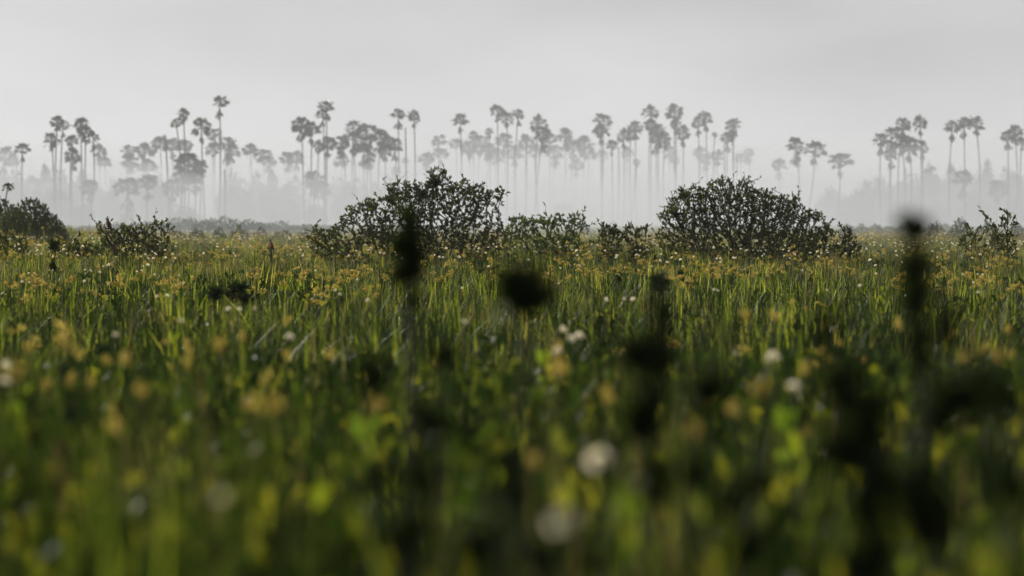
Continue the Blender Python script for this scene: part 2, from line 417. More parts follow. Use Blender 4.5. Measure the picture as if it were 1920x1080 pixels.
FAR = [(10, 287, 30, 640), (24, 300, 26, 660), (186, 281, 27, 640), (196, 303, 28, 640), (240, 281, 27, 640), (244, 301, 30, 640), (271, 281, 32, 630), (276, 309, 34, 640),
       (300, 267, 34, 620), (324, 270, 30, 640), (346, 272, 30, 640), (402, 250, 25, 620), (398, 279, 24, 640), (428, 268, 34, 620), (434, 280, 30, 650), (470, 280, 28, 620),
       (494, 290, 28, 650), (504, 302, 24, 660), (540, 296, 28, 650), (556, 294, 28, 650), (822, 263, 25, 660), (800, 296, 27, 620), (826, 286, 24, 660), (856, 268, 24, 660),
       (880, 276, 32, 680), (915, 280, 30, 670), (900, 266, 28, 690), (945, 262, 30, 690), (985, 266, 30, 680), (1002, 280, 28, 690), (1030, 258, 27, 670), (1040, 284, 30, 690), (1060, 253, 31, 670), (1074, 274, 28, 690),
       (1080, 308, 25, 690), (1096, 269, 33, 680), (1105, 286, 29, 690), (965, 285, 30, 700), (930, 290, 28, 700), (1130, 288, 18, 700), (1176, 285, 22, 700), (1255, 284, 25, 720), (1264, 297, 20, 720), (1315, 286, 27, 720), (1345, 291, 24, 600), (1322, 298, 22, 720),
       (1390, 296, 25, 720), (1405, 285, 20, 720), (742, 320, 18, 640), (640, 300, 28, 640), (760, 300, 14, 700)]
def zone_labels(xs, zones, form):
    """zones: (upper x, phrase); each thing gets its rank from the left within its zone"""
    z = [next(ph for lim, ph in zones if x < lim) for x in xs]; out_ = [None] * len(xs)
    for ph in set(z):
        ii = sorted([i for i in range(len(xs)) if z[i] == ph], key=lambda i: xs[i])
        for q, i in enumerate(ii): out_[i] = form % (ORD[q], ph)
    return out_
FZ = [(225, 'behind the dark left clump'), (365, 'behind the short palm pair at left'), (520, 'right of the tallest palm'), (790, 'around the dense thicket'), (870, 'left of the lone misty row'),
      (1000, 'behind the lone misty row'), (1115, 'right of the lone misty row'), (1270, 'behind the misty stand'), (9999, 'above the rounded bush')]
FLAB = zone_labels([f[0] for f in FAR], FZ, '%s faint pale palm from left %s')
for k, f in enumerate(FAR):
    palm(f[0], f[1], f[2], f[3], f[0] + DEPTHJ.uniform(-4, 4), DEPTHJ.choice([0, 1, 1, 2]),
         FLAB[k], 'faint palms in the farthest mist')

def dead_trunk(tx, ty, bx, depth, label):
    c = at(tx, ty, depth); b = at(bx, ty, depth); b[2] = -.1
    g = Geo(); tt = np.linspace(0, 1, 7); top = c - b
    P = tt[:, None] * top + np.stack([np.sin(tt * 3.1) * .15, 0 * tt, 0 * tt], -1)
    tube(g, P, .17 - .07 * tt, 7)
    o = obj('dead_palm_trunk', g.mesh('dead_palm_trunk', M['trunk'], True), None, b)
    tag(o, label, 'dead trunk', 'bare palm trunks')
dead_trunk(310, 253, 316, 455, 'bare headless palm trunk left of the tall left palms')
dead_trunk(421, 317, 420, 450, 'short bare palm trunk right of the tallest palm')
dead_trunk(760, 239, 760, 495, 'bare palm trunk between the slim pair of palms')
dead_trunk(1160, 276, 1158, 575, 'bare misty trunk left of the rounded bush')
dead_trunk(987, 266, 985, 580, 'bare misty trunk above the middle of the field')
dead_trunk(1357, 271, 1358, 580, 'bare misty trunk above the rounded bush')
dead_trunk(1381, 286, 1380, 590, 'rightmost bare misty trunk above the rounded bush')

# ------------------------------------------------------------------ far broadleaf trees
def far_tree_proto(seed, flat=0.8):
    r = np.random.default_rng(seed); g = Geo(); tg = Geo()
    nl = 26
    C = unit(r.normal(size=(nl, 3))) * r.uniform(.25, .8, (nl, 1)); C[:, 2] = np.abs(C[:, 2]) * flat
    rad = r.uniform(.16, .34, nl)
    for c, q in zip(C, rad):
        n = 90
        d = unit(r.normal(size=(n, 3))); P = c + d * q * r.uniform(.5, 1.05, (n, 1)) + np.array([0, 0, .35])
        leaves(g, P, d + r.normal(size=(n, 3)) * .6, r.uniform(.07, .13, n), r.uniform(.05, .08, n), r.uniform(0, 1, n), r=r)
    tube(tg, [(0, 0, -.02), (.01, 0, .2), (0, .02, .5), (.02, 0, .8)], [.045, .035, .028, .01], 6)
    for k in range(5):
        e = C[k * 4] * .8 + np.array([0, 0, .35])
        tube(tg, [(0, 0, .18 + .05 * k), e * .5 + np.array([0, 0, .14]), e], [.025, .016, .006], 5)
    return g.mesh('tree_crown', M['shrub']), tg.mesh('tree_trunk', M['bark'])
TREES = [far_tree_proto(300 + k, .7 + .1 * (k % 3)) for k in range(5)]

def far_tree(cx, topy, w, depth, label, group, name='broadleaf_tree', cat='tree'):
    b = at(cx, topy, depth); top = b[2]; b[2] = -.15
    h = top + .15
    cm, tm = TREES[DEPTHJ.randrange(5)]
    root = empty(name, b)
    sx = w / FPX * depth / 1.75; sz = h / 1.28
    for nm, me in (('trunk', tm), ('crown', cm)):
        o = obj(nm, me, root); o.scale = (sx, sx, sz); o.rotation_euler = (0, 0, DEPTHJ.uniform(0, 6.28))
    tag(root, label, cat, group)

FT = []
for k in range(9): FT.append((-15 + k * 24 + DEPTHJ.uniform(-6, 6), 298 + DEPTHJ.uniform(-10, 14) + 2.2 * k, DEPTHJ.uniform(40, 60), DEPTHJ.uniform(530, 570)))
for k in range(4): FT.append((215 + k * 26, 322 + DEPTHJ.uniform(-10, 10), DEPTHJ.uniform(34, 46), 570))
for k in range(6): FT.append((430 + k * 25, 312 + DEPTHJ.uniform(-8, 14), DEPTHJ.uniform(40, 60), DEPTHJ.uniform(540, 580)))
for k in range(4): FT.append((640 + k * 30, 325 + DEPTHJ.uniform(-10, 10), DEPTHJ.uniform(40, 50), 580))
for k in range(18):
    x = 1545 + k * 23
    FT.append((x + DEPTHJ.uniform(-6, 6), np.interp(x, [1540, 1600, 1660, 1740, 1800, 1850, 1950], [352, 330, 316, 297, 312, 308, 296]) + DEPTHJ.uniform(-7, 9), DEPTHJ.uniform(44, 66), DEPTHJ.uniform(540, 580)))
FT += [(1848, 284, 50, 560), (1744, 294, 56, 550), (1906, 295, 50, 550)]
TLAB = zone_labels([f[0] for f in FT], [(205, 'behind the dark left palm clump'), (320, 'behind the short palm pair at left'), (590, 'between tallest palm and large bush'), (760, 'under the dense palm thicket'),
                    (1680, 'right of the rounded bush'), (1800, 'behind the tall right palm clump'), (9999, 'near the right edge')], '%s grey misty tree from left %s')
for k, f in enumerate(FT):
    far_tree(*f, TLAB[k], 'trees of the far misty wood')
MT = [(112, 332, 70, 470, 'round dark tree at the feet of the left palm clump'), (150, 368, 60, 455, 'low shrub tree right of the round dark tree at the left'),
      (1612, 352, 64, 520, 'round brownish misty tree right of the rounded bush'), (1830, 362, 110, 520, 'broad low misty tree near the right edge'),
      (1760, 378, 70, 500, 'low misty shrub left of the broad tree near the right edge'), (1905, 372, 60, 500, 'low misty shrub at the right edge below the palms'),
      (240, 384, 30, 440, 'small shrub at the foot of the short palm pair'), (350, 380, 66, 470, 'misty shrub at the foot of the low bushy palms'),
      (590, 372, 54, 500, 'misty shrub left of the large bush below the low palms'), (1060, 372, 80, 640, 'faint shrub above the middle of the field')]
MT += [(30, 330, 64, 520, 'misty tree at far left between lone palm and edge'), (76, 346, 56, 500, 'misty tree just left of the round dark tree'), (206, 350, 60, 520, 'misty tree between dark left clump and short palms'),
       (300, 332, 66, 525, 'misty tree between short palms and tall left palms'), (445, 338, 76, 520, 'broad misty tree right of the tallest palm'), (505, 346, 66, 520, 'misty tree midway between tallest palm and large bush'),
       (548, 356, 50, 510, 'small misty tree left of the double-headed palms'), (645, 340, 76, 545, 'broad misty tree under the dense thicket'), (705, 352, 70, 545, 'misty tree right under the dense thicket')]
for m in MT:
    far_tree(m[0], m[1], m[2], m[3], m[4], 'shrubs at the feet of the palms', 'misty_tree')

# ------------------------------------------------------------------ bushes by space colonisation
def in_poly(P, poly):
    x, y = P[:, 0], P[:, 1]; ins = np.zeros(len(P), bool); n = len(poly)
    for i in range(n):
        x1, y1 = poly[i]; x2, y2 = poly[(i + 1) % n]
        c = ((y1 > y) != (y2 > y)) & (x < (x2 - x1) * (y - y1) / (y2 - y1 + 1e-12) + x1)
        ins ^= c
    return ins

def colonize(roots, A, step, infl, kill, maxit=160):
    """roots (r,3) start nodes; A attractors -> nodes, parents"""
    N = [np.array(q, float) for q in roots]; par = [-1] * len(N)
    A = A.copy(); best = np.full(len(A), 1e9); bi = np.zeros(len(A), int)
    newstart = 0
    for it in range(maxit):
        Q = np.array(N[newstart:])
        if len(Q) == 0: break
        for s in range(0, len(Q), 400):
            d = np.linalg.norm(A[:, None] - Q[None, s:s + 400], axis=2)
            m = d.min(1); j = d.argmin(1) + newstart + s
            u = m < best; best[u] = m[u]; bi[u] = j[u]
        keep = best > kill
        A = A[keep]; best = best[keep]; bi = bi[keep]
        if len(A) == 0: break
        newstart = len(N)
        act = best < infl
        if not act.any(): act = best < best.min() * 1.05 + 1e-6
        NA = np.array(N)
        dirs = unit(A[act] - NA[bi[act]]); idx = bi[act]
        acc = np.zeros((len(N), 3)); np.add.at(acc, idx, dirs)
        for k in np.unique(idx):
            d = acc[k] + np.random.default_rng(k).normal(size=3) * .12 + np.array([0, 0, .1]); d /= np.linalg.norm(d) + 1e-9
            N.append(N[k] + d * step); par.append(int(k))
    return np.array(N), np.array(par)

def bush_geo(poly, depth, ratio, nattr, roots_px, seed, step=.09, leafL=(.08, .16), leafW=.40, per=3.0, tip_r=.005, leaf_from=.012, topfree=.0, twigs=14, clump=.12):
    """poly: outline in local metres (x, z); returns branch Geo and leaf Geo in local coordinates"""
    r = np.random.default_rng(seed)
    poly = np.array(poly, float)
    fine_ = []
    for k in range(len(poly)):
        for q in np.linspace(0, 1, 4, endpoint=False): fine_.append(poly[k] * (1 - q) + poly[(k + 1) % len(poly)] * q)
    cen = poly.mean(0); fine_ = np.array(fine_); dd_ = fine_ - cen; ln_ = np.linalg.norm(dd_, axis=1, keepdims=True) + 1e-6
    amp = np.array([[mnoise.noise((p_[0] * 3.1 + seed, p_[1] * 3.1, seed * 1.7)) * .26 + mnoise.noise((p_[0] * 8 + seed, p_[1] * 8, seed * 2.3)) * .12] for p_ in fine_])
    poly = fine_ + dd_ / ln_ * (amp - .03) * min(1.0, np.ptp(poly[:, 0]) / 3)
    lo = poly.min(0); hi = poly.max(0)
    P = r.uniform(lo, hi, (nattr * 4, 2)); P = P[in_poly(P, poly)][:nattr]
    # depth: half thickness from the width of the outline at that height
    half = np.zeros(len(P)); mid = np.zeros(len(P))
    for i, (x, z) in enumerate(P):
        xs = []
        for k in range(len(poly)):
            x1, z1 = poly[k]; x2, z2 = poly[(k + 1) % len(poly)]
            if (z1 > z) != (z2 > z): xs.append(x1 + (x2 - x1) * (z - z1) / (z2 - z1))
        xs = np.array(xs); a = xs[xs <= x].max() if (xs <= x).any() else x; b = xs[xs > x].min() if (xs > x).any() else x
        c = (a + b) / 2; h = (b - a) / 2 + 1e-6
        half[i] = h * math.sqrt(max(0, 1 - ((x - c) / h) ** 2)) * ratio + .12
    # thin out the inside a little so that leaves sit on the outside
    A = np.stack([P[:, 0], r.uniform(-1, 1, len(P)) * half, P[:, 1]], -1)
    cl = np.array([mnoise.noise((a[0] * 1.6 + seed * 7.1, a[1] * 1.6, a[2] * 1.6)) for a in A])
    A = A[(r.random(len(A)) < np.clip(.35 + 1.1 * (A[:, 2] - lo[1]) / (hi[1] - lo[1]), 0, 1)) & (cl > r.normal(-clump, .1, len(A)))]
    N, par = colonize([np.array(q, float) for q in roots_px], A, step, .7, step * 1.5)
    n = len(N)
    ch = [[] for _ in range(n)]
    for i, p in enumerate(par):
        if p >= 0: ch[p].append(i)
    R = np.full(n, tip_r)
    sz = np.ones(n)
    for i in range(n - 1, -1, -1):
        if ch[i]: R[i] = min(.042, sum(R[c] ** 2.9 for c in ch[i]) ** (1 / 2.9)); sz[i] = 1 + sum(sz[c] for c in ch[i])
    g = Geo()
    starts = [i for i in range(n) if par[i] < 0]
    seen = set()
    stack = [(s, None) for s in starts]
    while stack:
        s, p = stack.pop()
        chain = [] if p is None else [p]
        i = s
        while True:
            chain.append(i)
            if not ch[i]: break
            b = max(ch[i], key=lambda c: sz[c])
            for c in ch[i]:
                if c != b: stack.append((c, i))
            i = b
        if len(chain) > 1:
            rr = R[chain].copy()
            if p is not None: rr[0] = min(rr[0], rr[1] * 1.25)
            rr[-1] *= .5
            tube(g, N[chain], rr, 4 if rr[0] < .02 else 6)
    # leaves
    lg = Geo()
    thin = np.where((R < leaf_from) & (N[:, 2] > .15))[0]
    D = np.zeros((n, 3))
    for i in range(n): D[i] = N[i] - N[par[i]] if par[i] >= 0 else (0, 0, 1)
    D = unit(D)
    istip = np.array([len(c) == 0 for c in ch])
    base = []; dirs = []
    for i in thin:
        if topfree and r.random() < topfree: continue
        k = r.poisson(per * (1.9 if istip[i] else .75))
        for _ in range(k):
            base.append(N[i] + D[i] * r.uniform(-.5, .6) * step)
            dirs.append(D[i] * .9 + r.normal(size=3) * .55 + np.array([0, 0, .55]))
    base = np.array(base); dirs = np.array(dirs); m = len(base)
    L = r.uniform(*leafL, m)
    tint = np.clip(r.normal(.4, .25, m), 0, .9); tint[r.random(m) < .02] = 1.0
    leaves(lg, base, dirs, L, L * leafW * r.uniform(.8, 1.2, m), tint, r=r)
    # bare twigs reaching out of the crown
    tips = np.where(istip)[0]; zt = N[tips, 2]
    pick = r.choice(tips, min(twigs, len(tips)), replace=False, p=(zt - zt.min() + .05) ** 2 / ((zt - zt.min() + .05) ** 2).sum())
    for i in pick:
        d = unit(D[i] + np.array([0, 0, .5]) + r.normal(size=3) * .35); ln = r.uniform(.15, .55)
        Q = [N[i]]
        for _ in range(4): d = unit(d + r.normal(size=3) * .3); Q.append(Q[-1] + d * ln / 4)
        tube(g, Q, np.linspace(.007, .003, 5), 4)
        if r.random() < .8:
            Qa = np.array(Q); nl = r.integers(8, 15); q = r.uniform(.3, 4, nl); qi = np.minimum(q.astype(int), 3)
            b_ = Qa[qi] + (Qa[qi + 1] - Qa[qi]) * (q - qi)[:, None]
            l_ = r.uniform(*leafL, nl)
            leaves(lg, b_, unit(Qa[qi + 1] - Qa[qi]) * .8 + r.normal(size=(nl, 3)) * .5 + np.array([0, 0, .3]), l_, l_ * leafW, np.clip(r.normal(.4, .25, nl), 0, 1), r=r)
    return g, lg

def bush(name, outline, depth, ratio, nattr, label, seed, leafmat_='bush', roots=None, group=None, cat='bush', **kw):
    """outline in photo pixels at this distance"""
    px = np.array(outline, float); s = depth / FPX
    cx = (px[:, 0].min() + px[:, 0].max()) / 2
    poly = [((x - cx) * s, CAMZ - (y - HOR) * s) for x, y in px]
    if roots is None:
        w = (px[:, 0].max() - px[:, 0].min()) * s
        roots = [((k - 1) * w * .12, (k % 2) * .2 - .1, -.05) for k in range(3)]
    else:
        roots = [((x - cx) * s, dy, -.05) for x, dy in roots]
    # first lead the roots up to the lower edge of the crown
    g, lg = bush_geo(poly, depth, ratio, nattr, roots, seed, **kw)
    root = empty(name, ((cx - 960) * s, depth, float(ground_z((cx - 960) * s, depth))))
    obj('branches', g.mesh('branches', M['bark']), root)
    f = obj('foliage', lg.mesh('foliage', M[leafmat_]), root); f['kind'] = 'stuff'
    tag(root, label, cat, group)
    return root

BASE = 520
bush('leafy_bush', [(612, BASE), (572, 452), (596, 425), (612, 440), (632, 430), (632, 398), (650, 385), (668, 396), (680, 372), (700, 378), (716, 368), (735, 376), (722, 350), (745, 340),
                    (765, 348), (780, 342), (800, 352), (800, 326), (822, 318), (842, 326), (846, 350), (862, 345), (876, 338), (890, 352), (905, 348), (925, 360), (944, 354), (956, 366),
                    (945, 392), (932, 412), (944, 432), (962, 440), (950, 470), (905, BASE), (760, BASE)], 92, .62, 6500,
     'largest open bush with a tall central tuft, left of the middle', 1,
     roots=[(735, -.3), (760, .2), (785, -.2), (805, .3), (830, 0)], per=6.0, twigs=300, leafL=(.06, .135), tip_r=.0038, leaf_from=.014)
bush('leafy_bush', [(1250, BASE), (1224, 440), (1240, 425), (1242, 392), (1256, 382), (1272, 368), (1292, 364), (1296, 346), (1318, 350), (1344, 334), (1362, 340), (1382, 344), (1400, 340), (1420, 352), (1446, 352), (1470, 364),
                    (1490, 372), (1506, 384), (1524, 396), (1540, 398), (1538, 412), (1520, 420), (1530, 450), (1510, BASE), (1380, BASE)], 93, .62, 8000,
     'large dense rounded bush right of the middle', 2,
     roots=[(1350, .2), (1370, -.2), (1390, .2), (1410, -.1), (1430, .1)], per=8.0, twigs=260, leafL=(.055, .11), tip_r=.0036, leaf_from=.016, clump=.4)
bush('leafy_bush', [(1500, BASE), (1496, 450), (1520, 432), (1546, 422), (1560, 428), (1574, 424), (1590, 436), (1604, 432), (1612, 452), (1618, 480), (1605, BASE)], 90, .7, 1500,
     'low dark bush leaning against the right side of the rounded bush', 3, twigs=34)
bush('leafy_bush', [(945, BASE), (942, 440), (960, 420), (980, 414), (1000, 418), (1022, 410), (1048, 414), (1068, 412), (1090, 406), (1102, 416), (1108, 440), (1112, 470), (1090, BASE)], 96, .7, 2200,
     'low yellow-green bush between the two large bushes', 4, 'bushgreen', per=3.4, twigs=44)
bush('leafy_bush', [(1118, BASE), (1116, 450), (1124, 432), (1140, 428), (1160, 436), (1182, 424), (1200, 436), (1214, 434), (1228, 450), (1222, 480), (1205, BASE)], 90, .7, 1700,
     'low dark bush touching the left side of the rounded bush', 5, per=3.4, twigs=36)
LB = bush('leafy_bush', [(205, BASE), (190, 440), (186, 424), (196, 426), (215, 436), (230, 424), (232, 414), (246, 420), (262, 416), (280, 420), (292, 414), (308, 406), (318, 418), (326, 424), (322, 445), (330, 470), (310, BASE), (250, BASE)], 88, .75, 1700,
     'bush at the left with the perched bird on its left side', 6, roots=[(232, 0), (250, .2), (268, -.2), (285, .1)], per=2.6, twigs=50)
bush('leafy_bush', [(100, BASE), (92, 478), (100, 456), (108, 450), (116, 462), (132, 456), (150, 450), (166, 456), (184, 450), (198, 466), (200, 490), (190, BASE)], 84, .7, 1000,
     'low dark bush just left of the bush with the bird', 7, per=3.3, twigs=24)
bush('leafy_bush', [(-40, BASE), (-40, 450), (-10, 436), (16, 442), (34, 440), (52, 456), (58, 490), (40, BASE)], 86, .7, 1100,
     'low dark bush cut by the left edge of the meadow', 8, per=3.3, twigs=24)
bush('leafy_bush', [(1822, 540), (1806, 490), (1784, 446), (1800, 440), (1812, 452), (1822, 434), (1840, 450), (1846, 408), (1856, 420), (1868, 440), (1878, 424), (1890, 402), (1900, 420), (1912, 424), (1906, 455), (1914, 480), (1890, 540)], 82, .6, 900,
     'sparse twiggy bush near the right edge with upright shoots', 9, per=2.0, twigs=40)
bush('twiggy_shrub', [(880, 560), (815, 505), (806, 492), (830, 494), (860, 486), (880, 496), (900, 482), (926, 488), (946, 480), (950, 500), (900, 560)], 70, .6, 160,
     'small almost leafless shrub in front of the largest bush', 10, per=.35, twigs=16, tip_r=.008)

# ------------------------------------------------------------------ shrubs farther back
def shrub_proto(seed):
    r = np.random.default_rng(seed)
    a = np.linspace(0, math.pi, 13)
    poly = [(math.cos(t) * 1.0 * r.uniform(.85, 1.1), math.sin(t) * 1.25 * r.uniform(.85, 1.12)) for t in a]
    roots = [(-.25, 0, -.05), (.2, .1, -.05), (0, -.1, -.05)]
    g, lg = bush_geo(poly, 0, .85, 1000, roots, seed, step=.085, leafL=(.06, .12), leafW=.6, per=4.5, twigs=0, clump=.6)
    return g.mesh('branches', M['bark']), lg.mesh('foliage', M['shrub'])
SHRUBS = [shrub_proto(400 + k) for k in range(4)]
def shrub(cx, topy, w, depth, label, group, name='background_shrub'):
    b = at(cx, topy, depth); gz = float(ground_z(b[0], b[1])) - .05; h = b[2] - gz; b[2] = gz
    me = SHRUBS[DEPTHJ.randrange(4)]; root = empty(name, b)
    sx = w / FPX * depth / 2.1; sz = h / 1.35; rz = DEPTHJ.uniform(0, 6.28)
    for nm, m in (('branches', me[0]), ('foliage', me[1])):
        o = obj(nm, m, root); o.scale = (sx, sx, sz); o.rotation_euler = (0, 0, rz)
        if nm == 'foliage': o['kind'] = 'stuff'
    tag(root, label, 'shrub', group)
BANK = 'shrubs on the bank at the left edge'
for a in [(58, 358, 96, 150, 'tallest rounded shrub on the bank at the left edge'), (-2, 368, 96, 152, 'shrub cut by the left edge beside the small green palm'),
          (86, 386, 72, 148, 'shrub on the right shoulder of the tallest left bank shrub'), (30, 384, 86, 144, 'lower shrub in front of the small green palm'),
          (106, 406, 60, 146, 'low rightmost shrub of the left bank')]:
    shrub(*a, BANK)
k = 0
SLAB = zone_labels(list(np.arange(128, 640, 21)), [(340, 'behind the bush with the bird'), (500, 'left of the meadow bird'), (9999, 'between meadow bird and largest bush')], '%s low hazy olive shrub from left %s')
for ks, x in enumerate(np.arange(128, 640, 21)):
    y = np.interp(x, [120, 200, 290, 340, 430, 500, 560, 640], [420, 416, 412, 403, 404, 410, 414, 420]) + DEPTHJ.uniform(-3, 4)
    shrub(x + DEPTHJ.uniform(-5, 5), y + 2, DEPTHJ.uniform(60, 110), DEPTHJ.uniform(255, 300), SLAB[ks], 'low hazy shrubs behind the left meadow')
HLAB = zone_labels(list(np.arange(330, 600, 40)), [(9999, 'at the far edge of left meadow')], '%s small hummock bush from left %s')
for kh, x in enumerate(np.arange(330, 600, 40)):
    shrub(x, 424 + DEPTHJ.uniform(-4, 4), DEPTHJ.uniform(40, 60), DEPTHJ.uniform(180, 200), HLAB[kh], 'hummock bushes at the far meadow edge')
RX = list(np.arange(1590, 1790, 26)) + [1100, 1140, 1190]
RLAB = zone_labels(RX, [(1300, 'between the two large bushes'), (9999, 'right of the rounded bush')], '%s faint low shrub from left %s')
for kr, x in enumerate(RX):
    shrub(x, 422 + DEPTHJ.uniform(-5, 3), DEPTHJ.uniform(36, 54), DEPTHJ.uniform(240, 280), RLAB[kr], 'low hazy shrubs behind the right meadow')
for a in [(1800, 408, 62, 190, 'rounded olive shrub left of the twiggy bush at right'), (1755, 414, 46, 195, 'olive shrub behind the dark blurred stalk at right'),
          (1850, 414, 60, 200, 'olive shrub behind the twiggy bush at right'), (1905, 416, 60, 200, 'olive shrub at the right edge of the meadow')]:
    shrub(*a, 'shrubs behind the right meadow')

# ------------------------------------------------------------------ grass and meadow plants
def blade(g, x, y, h, w, lean, az, t, seg=4, twist=0.0, tip=.12):
    q = np.linspace(0, 1, seg + 1)
    cx = x + math.cos(az) * lean * q ** 2 * h; cyy = y + math.sin(az) * lean * q ** 2 * h; cz = h * q * (1 - .25 * lean * q)
    wd = w * np.where(q < .55, .75 + .45 * q, (1 - (q - .55) / .45 * (1 - tip)))
    a = az + math.pi / 2 + twist * q
    L = np.stack([cx - np.cos(a) * wd / 2, cyy - np.sin(a) * wd / 2, cz], -1)
    R_ = np.stack([cx + np.cos(a) * wd / 2, cyy + np.sin(a) * wd / 2, cz], -1)
    V = np.empty((2 * (seg + 1), 3)); V[0::2] = L; V[1::2] = R_
    i = np.arange(seg) * 2
    g.add(V, np.stack([i, i + 1, i + 3, i + 2], -1), t)

def reed_tuft(seed, n=17, h=(.55, 1.1), w=(.012, .029), spread=.28, lean=.3, mt=.4):
    r = np.random.default_rng(seed); g = Geo()
    for _ in range(n):
        a = r.uniform(0, 6.28); q = spread * math.sqrt(r.random())
        blade(g, math.cos(a) * q, math.sin(a) * q, r.uniform(*h), r.uniform(*w), abs(r.normal(0, lean)), r.uniform(0, 6.28), np.clip(r.normal(mt, .26), 0, 1), twist=r.normal(0, .6))
    return g.mesh('reed_tuft', M['reed'])
def fine_tuft(seed, n=22):
    r = np.random.default_rng(seed); g = Geo()
    for _ in range(n):
        a = r.uniform(0, 6.28); q = .22 * math.sqrt(r.random())
        blade(g, math.cos(a) * q, math.sin(a) * q, r.uniform(.75, 1.2), r.uniform(.008, .016), abs(r.normal(0, .35)), r.uniform(0, 6.28), r.random(), seg=4)
    return g.mesh('fine_tuft', M['fine'])

def seed_head_geo(r, g, top, size=.10, n=26):
    """loose drooping umbel of brown spikelets"""
    for k in range(7):
        a = r.uniform(0, 6.28); el = r.uniform(.2, 1.3)
        d = np.array([math.cos(a) * math.cos(el), math.sin(a) * math.cos(el), math.sin(el)])
        e = top + d * size * r.uniform(.6, 1.25)
        leaves(g, top[None], (e - top)[None], np.linalg.norm(e - top), .006, np.array([.3]), r=r)
        m = n // 7 + 1
        P = e + r.normal(size=(m, 3)) * size * .16
        leaves(g, P, r.normal(size=(m, 3)) + np.array([0, 0, -.2]) + d, r.uniform(.022, .042, m), r.uniform(.014, .022, m), r.uniform(0, 1, m), r=r)

def sedge_geo(seed, h=1.12, stems=1):
    r = np.random.default_rng(seed); sg = Geo(); hg = Geo()
    for k in range(stems):
        x, y = r.normal(size=2) * (.0 if stems == 1 else .22); hh = h * r.uniform(.88, 1.08)
        l = r.normal(size=2) * .06
        P = np.array([(x, y, 0), (x + l[0] * .3, y + l[1] * .3, hh * .5), (x + l[0], y + l[1], hh)])
        tube(sg, P, [.007, .006, .004], 4)
        seed_head_geo(r, hg, P[-1], r.uniform(.035, .065))
    return sg, hg

def forb_tuft(seed, mat, n=24, h=.8, L=(.10, .2), Wr=.55):
    r = np.random.default_rng(seed); g = Geo(); sg = Geo()
    for k in range(4):
        a = r.uniform(0, 6.28); tip = np.array([math.cos(a) * .2, math.sin(a) * .2, h * r.uniform(.7, 1.1)])
        Q = np.array([np.zeros(3), tip * .5 + r.normal(size=3) * .03, tip]); tube(sg, Q, [.009, .007, .004], 4)
        for _ in range(n // 4):
            q = r.uniform(.35, 1.0); b = tip * q
            d = r.normal(size=3) * .8 + np.array([0, 0, .5])
            l = r.uniform(*L); leaves(g, b[None], d[None], l, l * Wr, np.array([r.random() * .8]), r=r, droop=.2)
    return g, sg

def flower_geo(seed, h=1.28, sz=.055):
    r = np.random.default_rng(seed); sg = Geo(); pg = Geo(); cg = Geo()
    l = r.normal(size=2) * .07
    top = np.array([l[0], l[1], h])
    tube(sg, [(0, 0, -1.3), (l[0] * .3, l[1] * .3, h * .5), top], [.006, .005, .004], 4)
    tilt = r.normal(size=2) * .35
    ax = unit(np.array([tilt[0], tilt[1] - .9, 1.0]))
    for ring, nn, sc in ((0, 5, 1.0), (1, 4, .75)):
        for k in range(nn):
            a = k * 2 * math.pi / nn + ring * .6
            s1 = unit(np.cross(ax, [1, 0, 0])); s2 = np.cross(ax, s1)
            d = (s1 * math.cos(a) + s2 * math.sin(a)) * (1 - .25 * ring) + ax * (.9 + .7 * ring)
            leaves(pg, top[None], d[None], sz * sc, sz * 1.05 * sc, np.array([r.random()]), r=r, fold=.2)
    aa = np.linspace(0, 6.28, 6, endpoint=False)
    tube(cg, [top + ax * .004, top + ax * .014, top + ax * .02], [.011, .012, .002], 6)
    return sg, pg, cg, l

PROTO = bpy.data.collections.new('meadow_plants')     # never linked to the scene, only instanced
def proto(coll, name, me):
    o = bpy.data.objects.new(name, me); coll.objects.link(o); return o

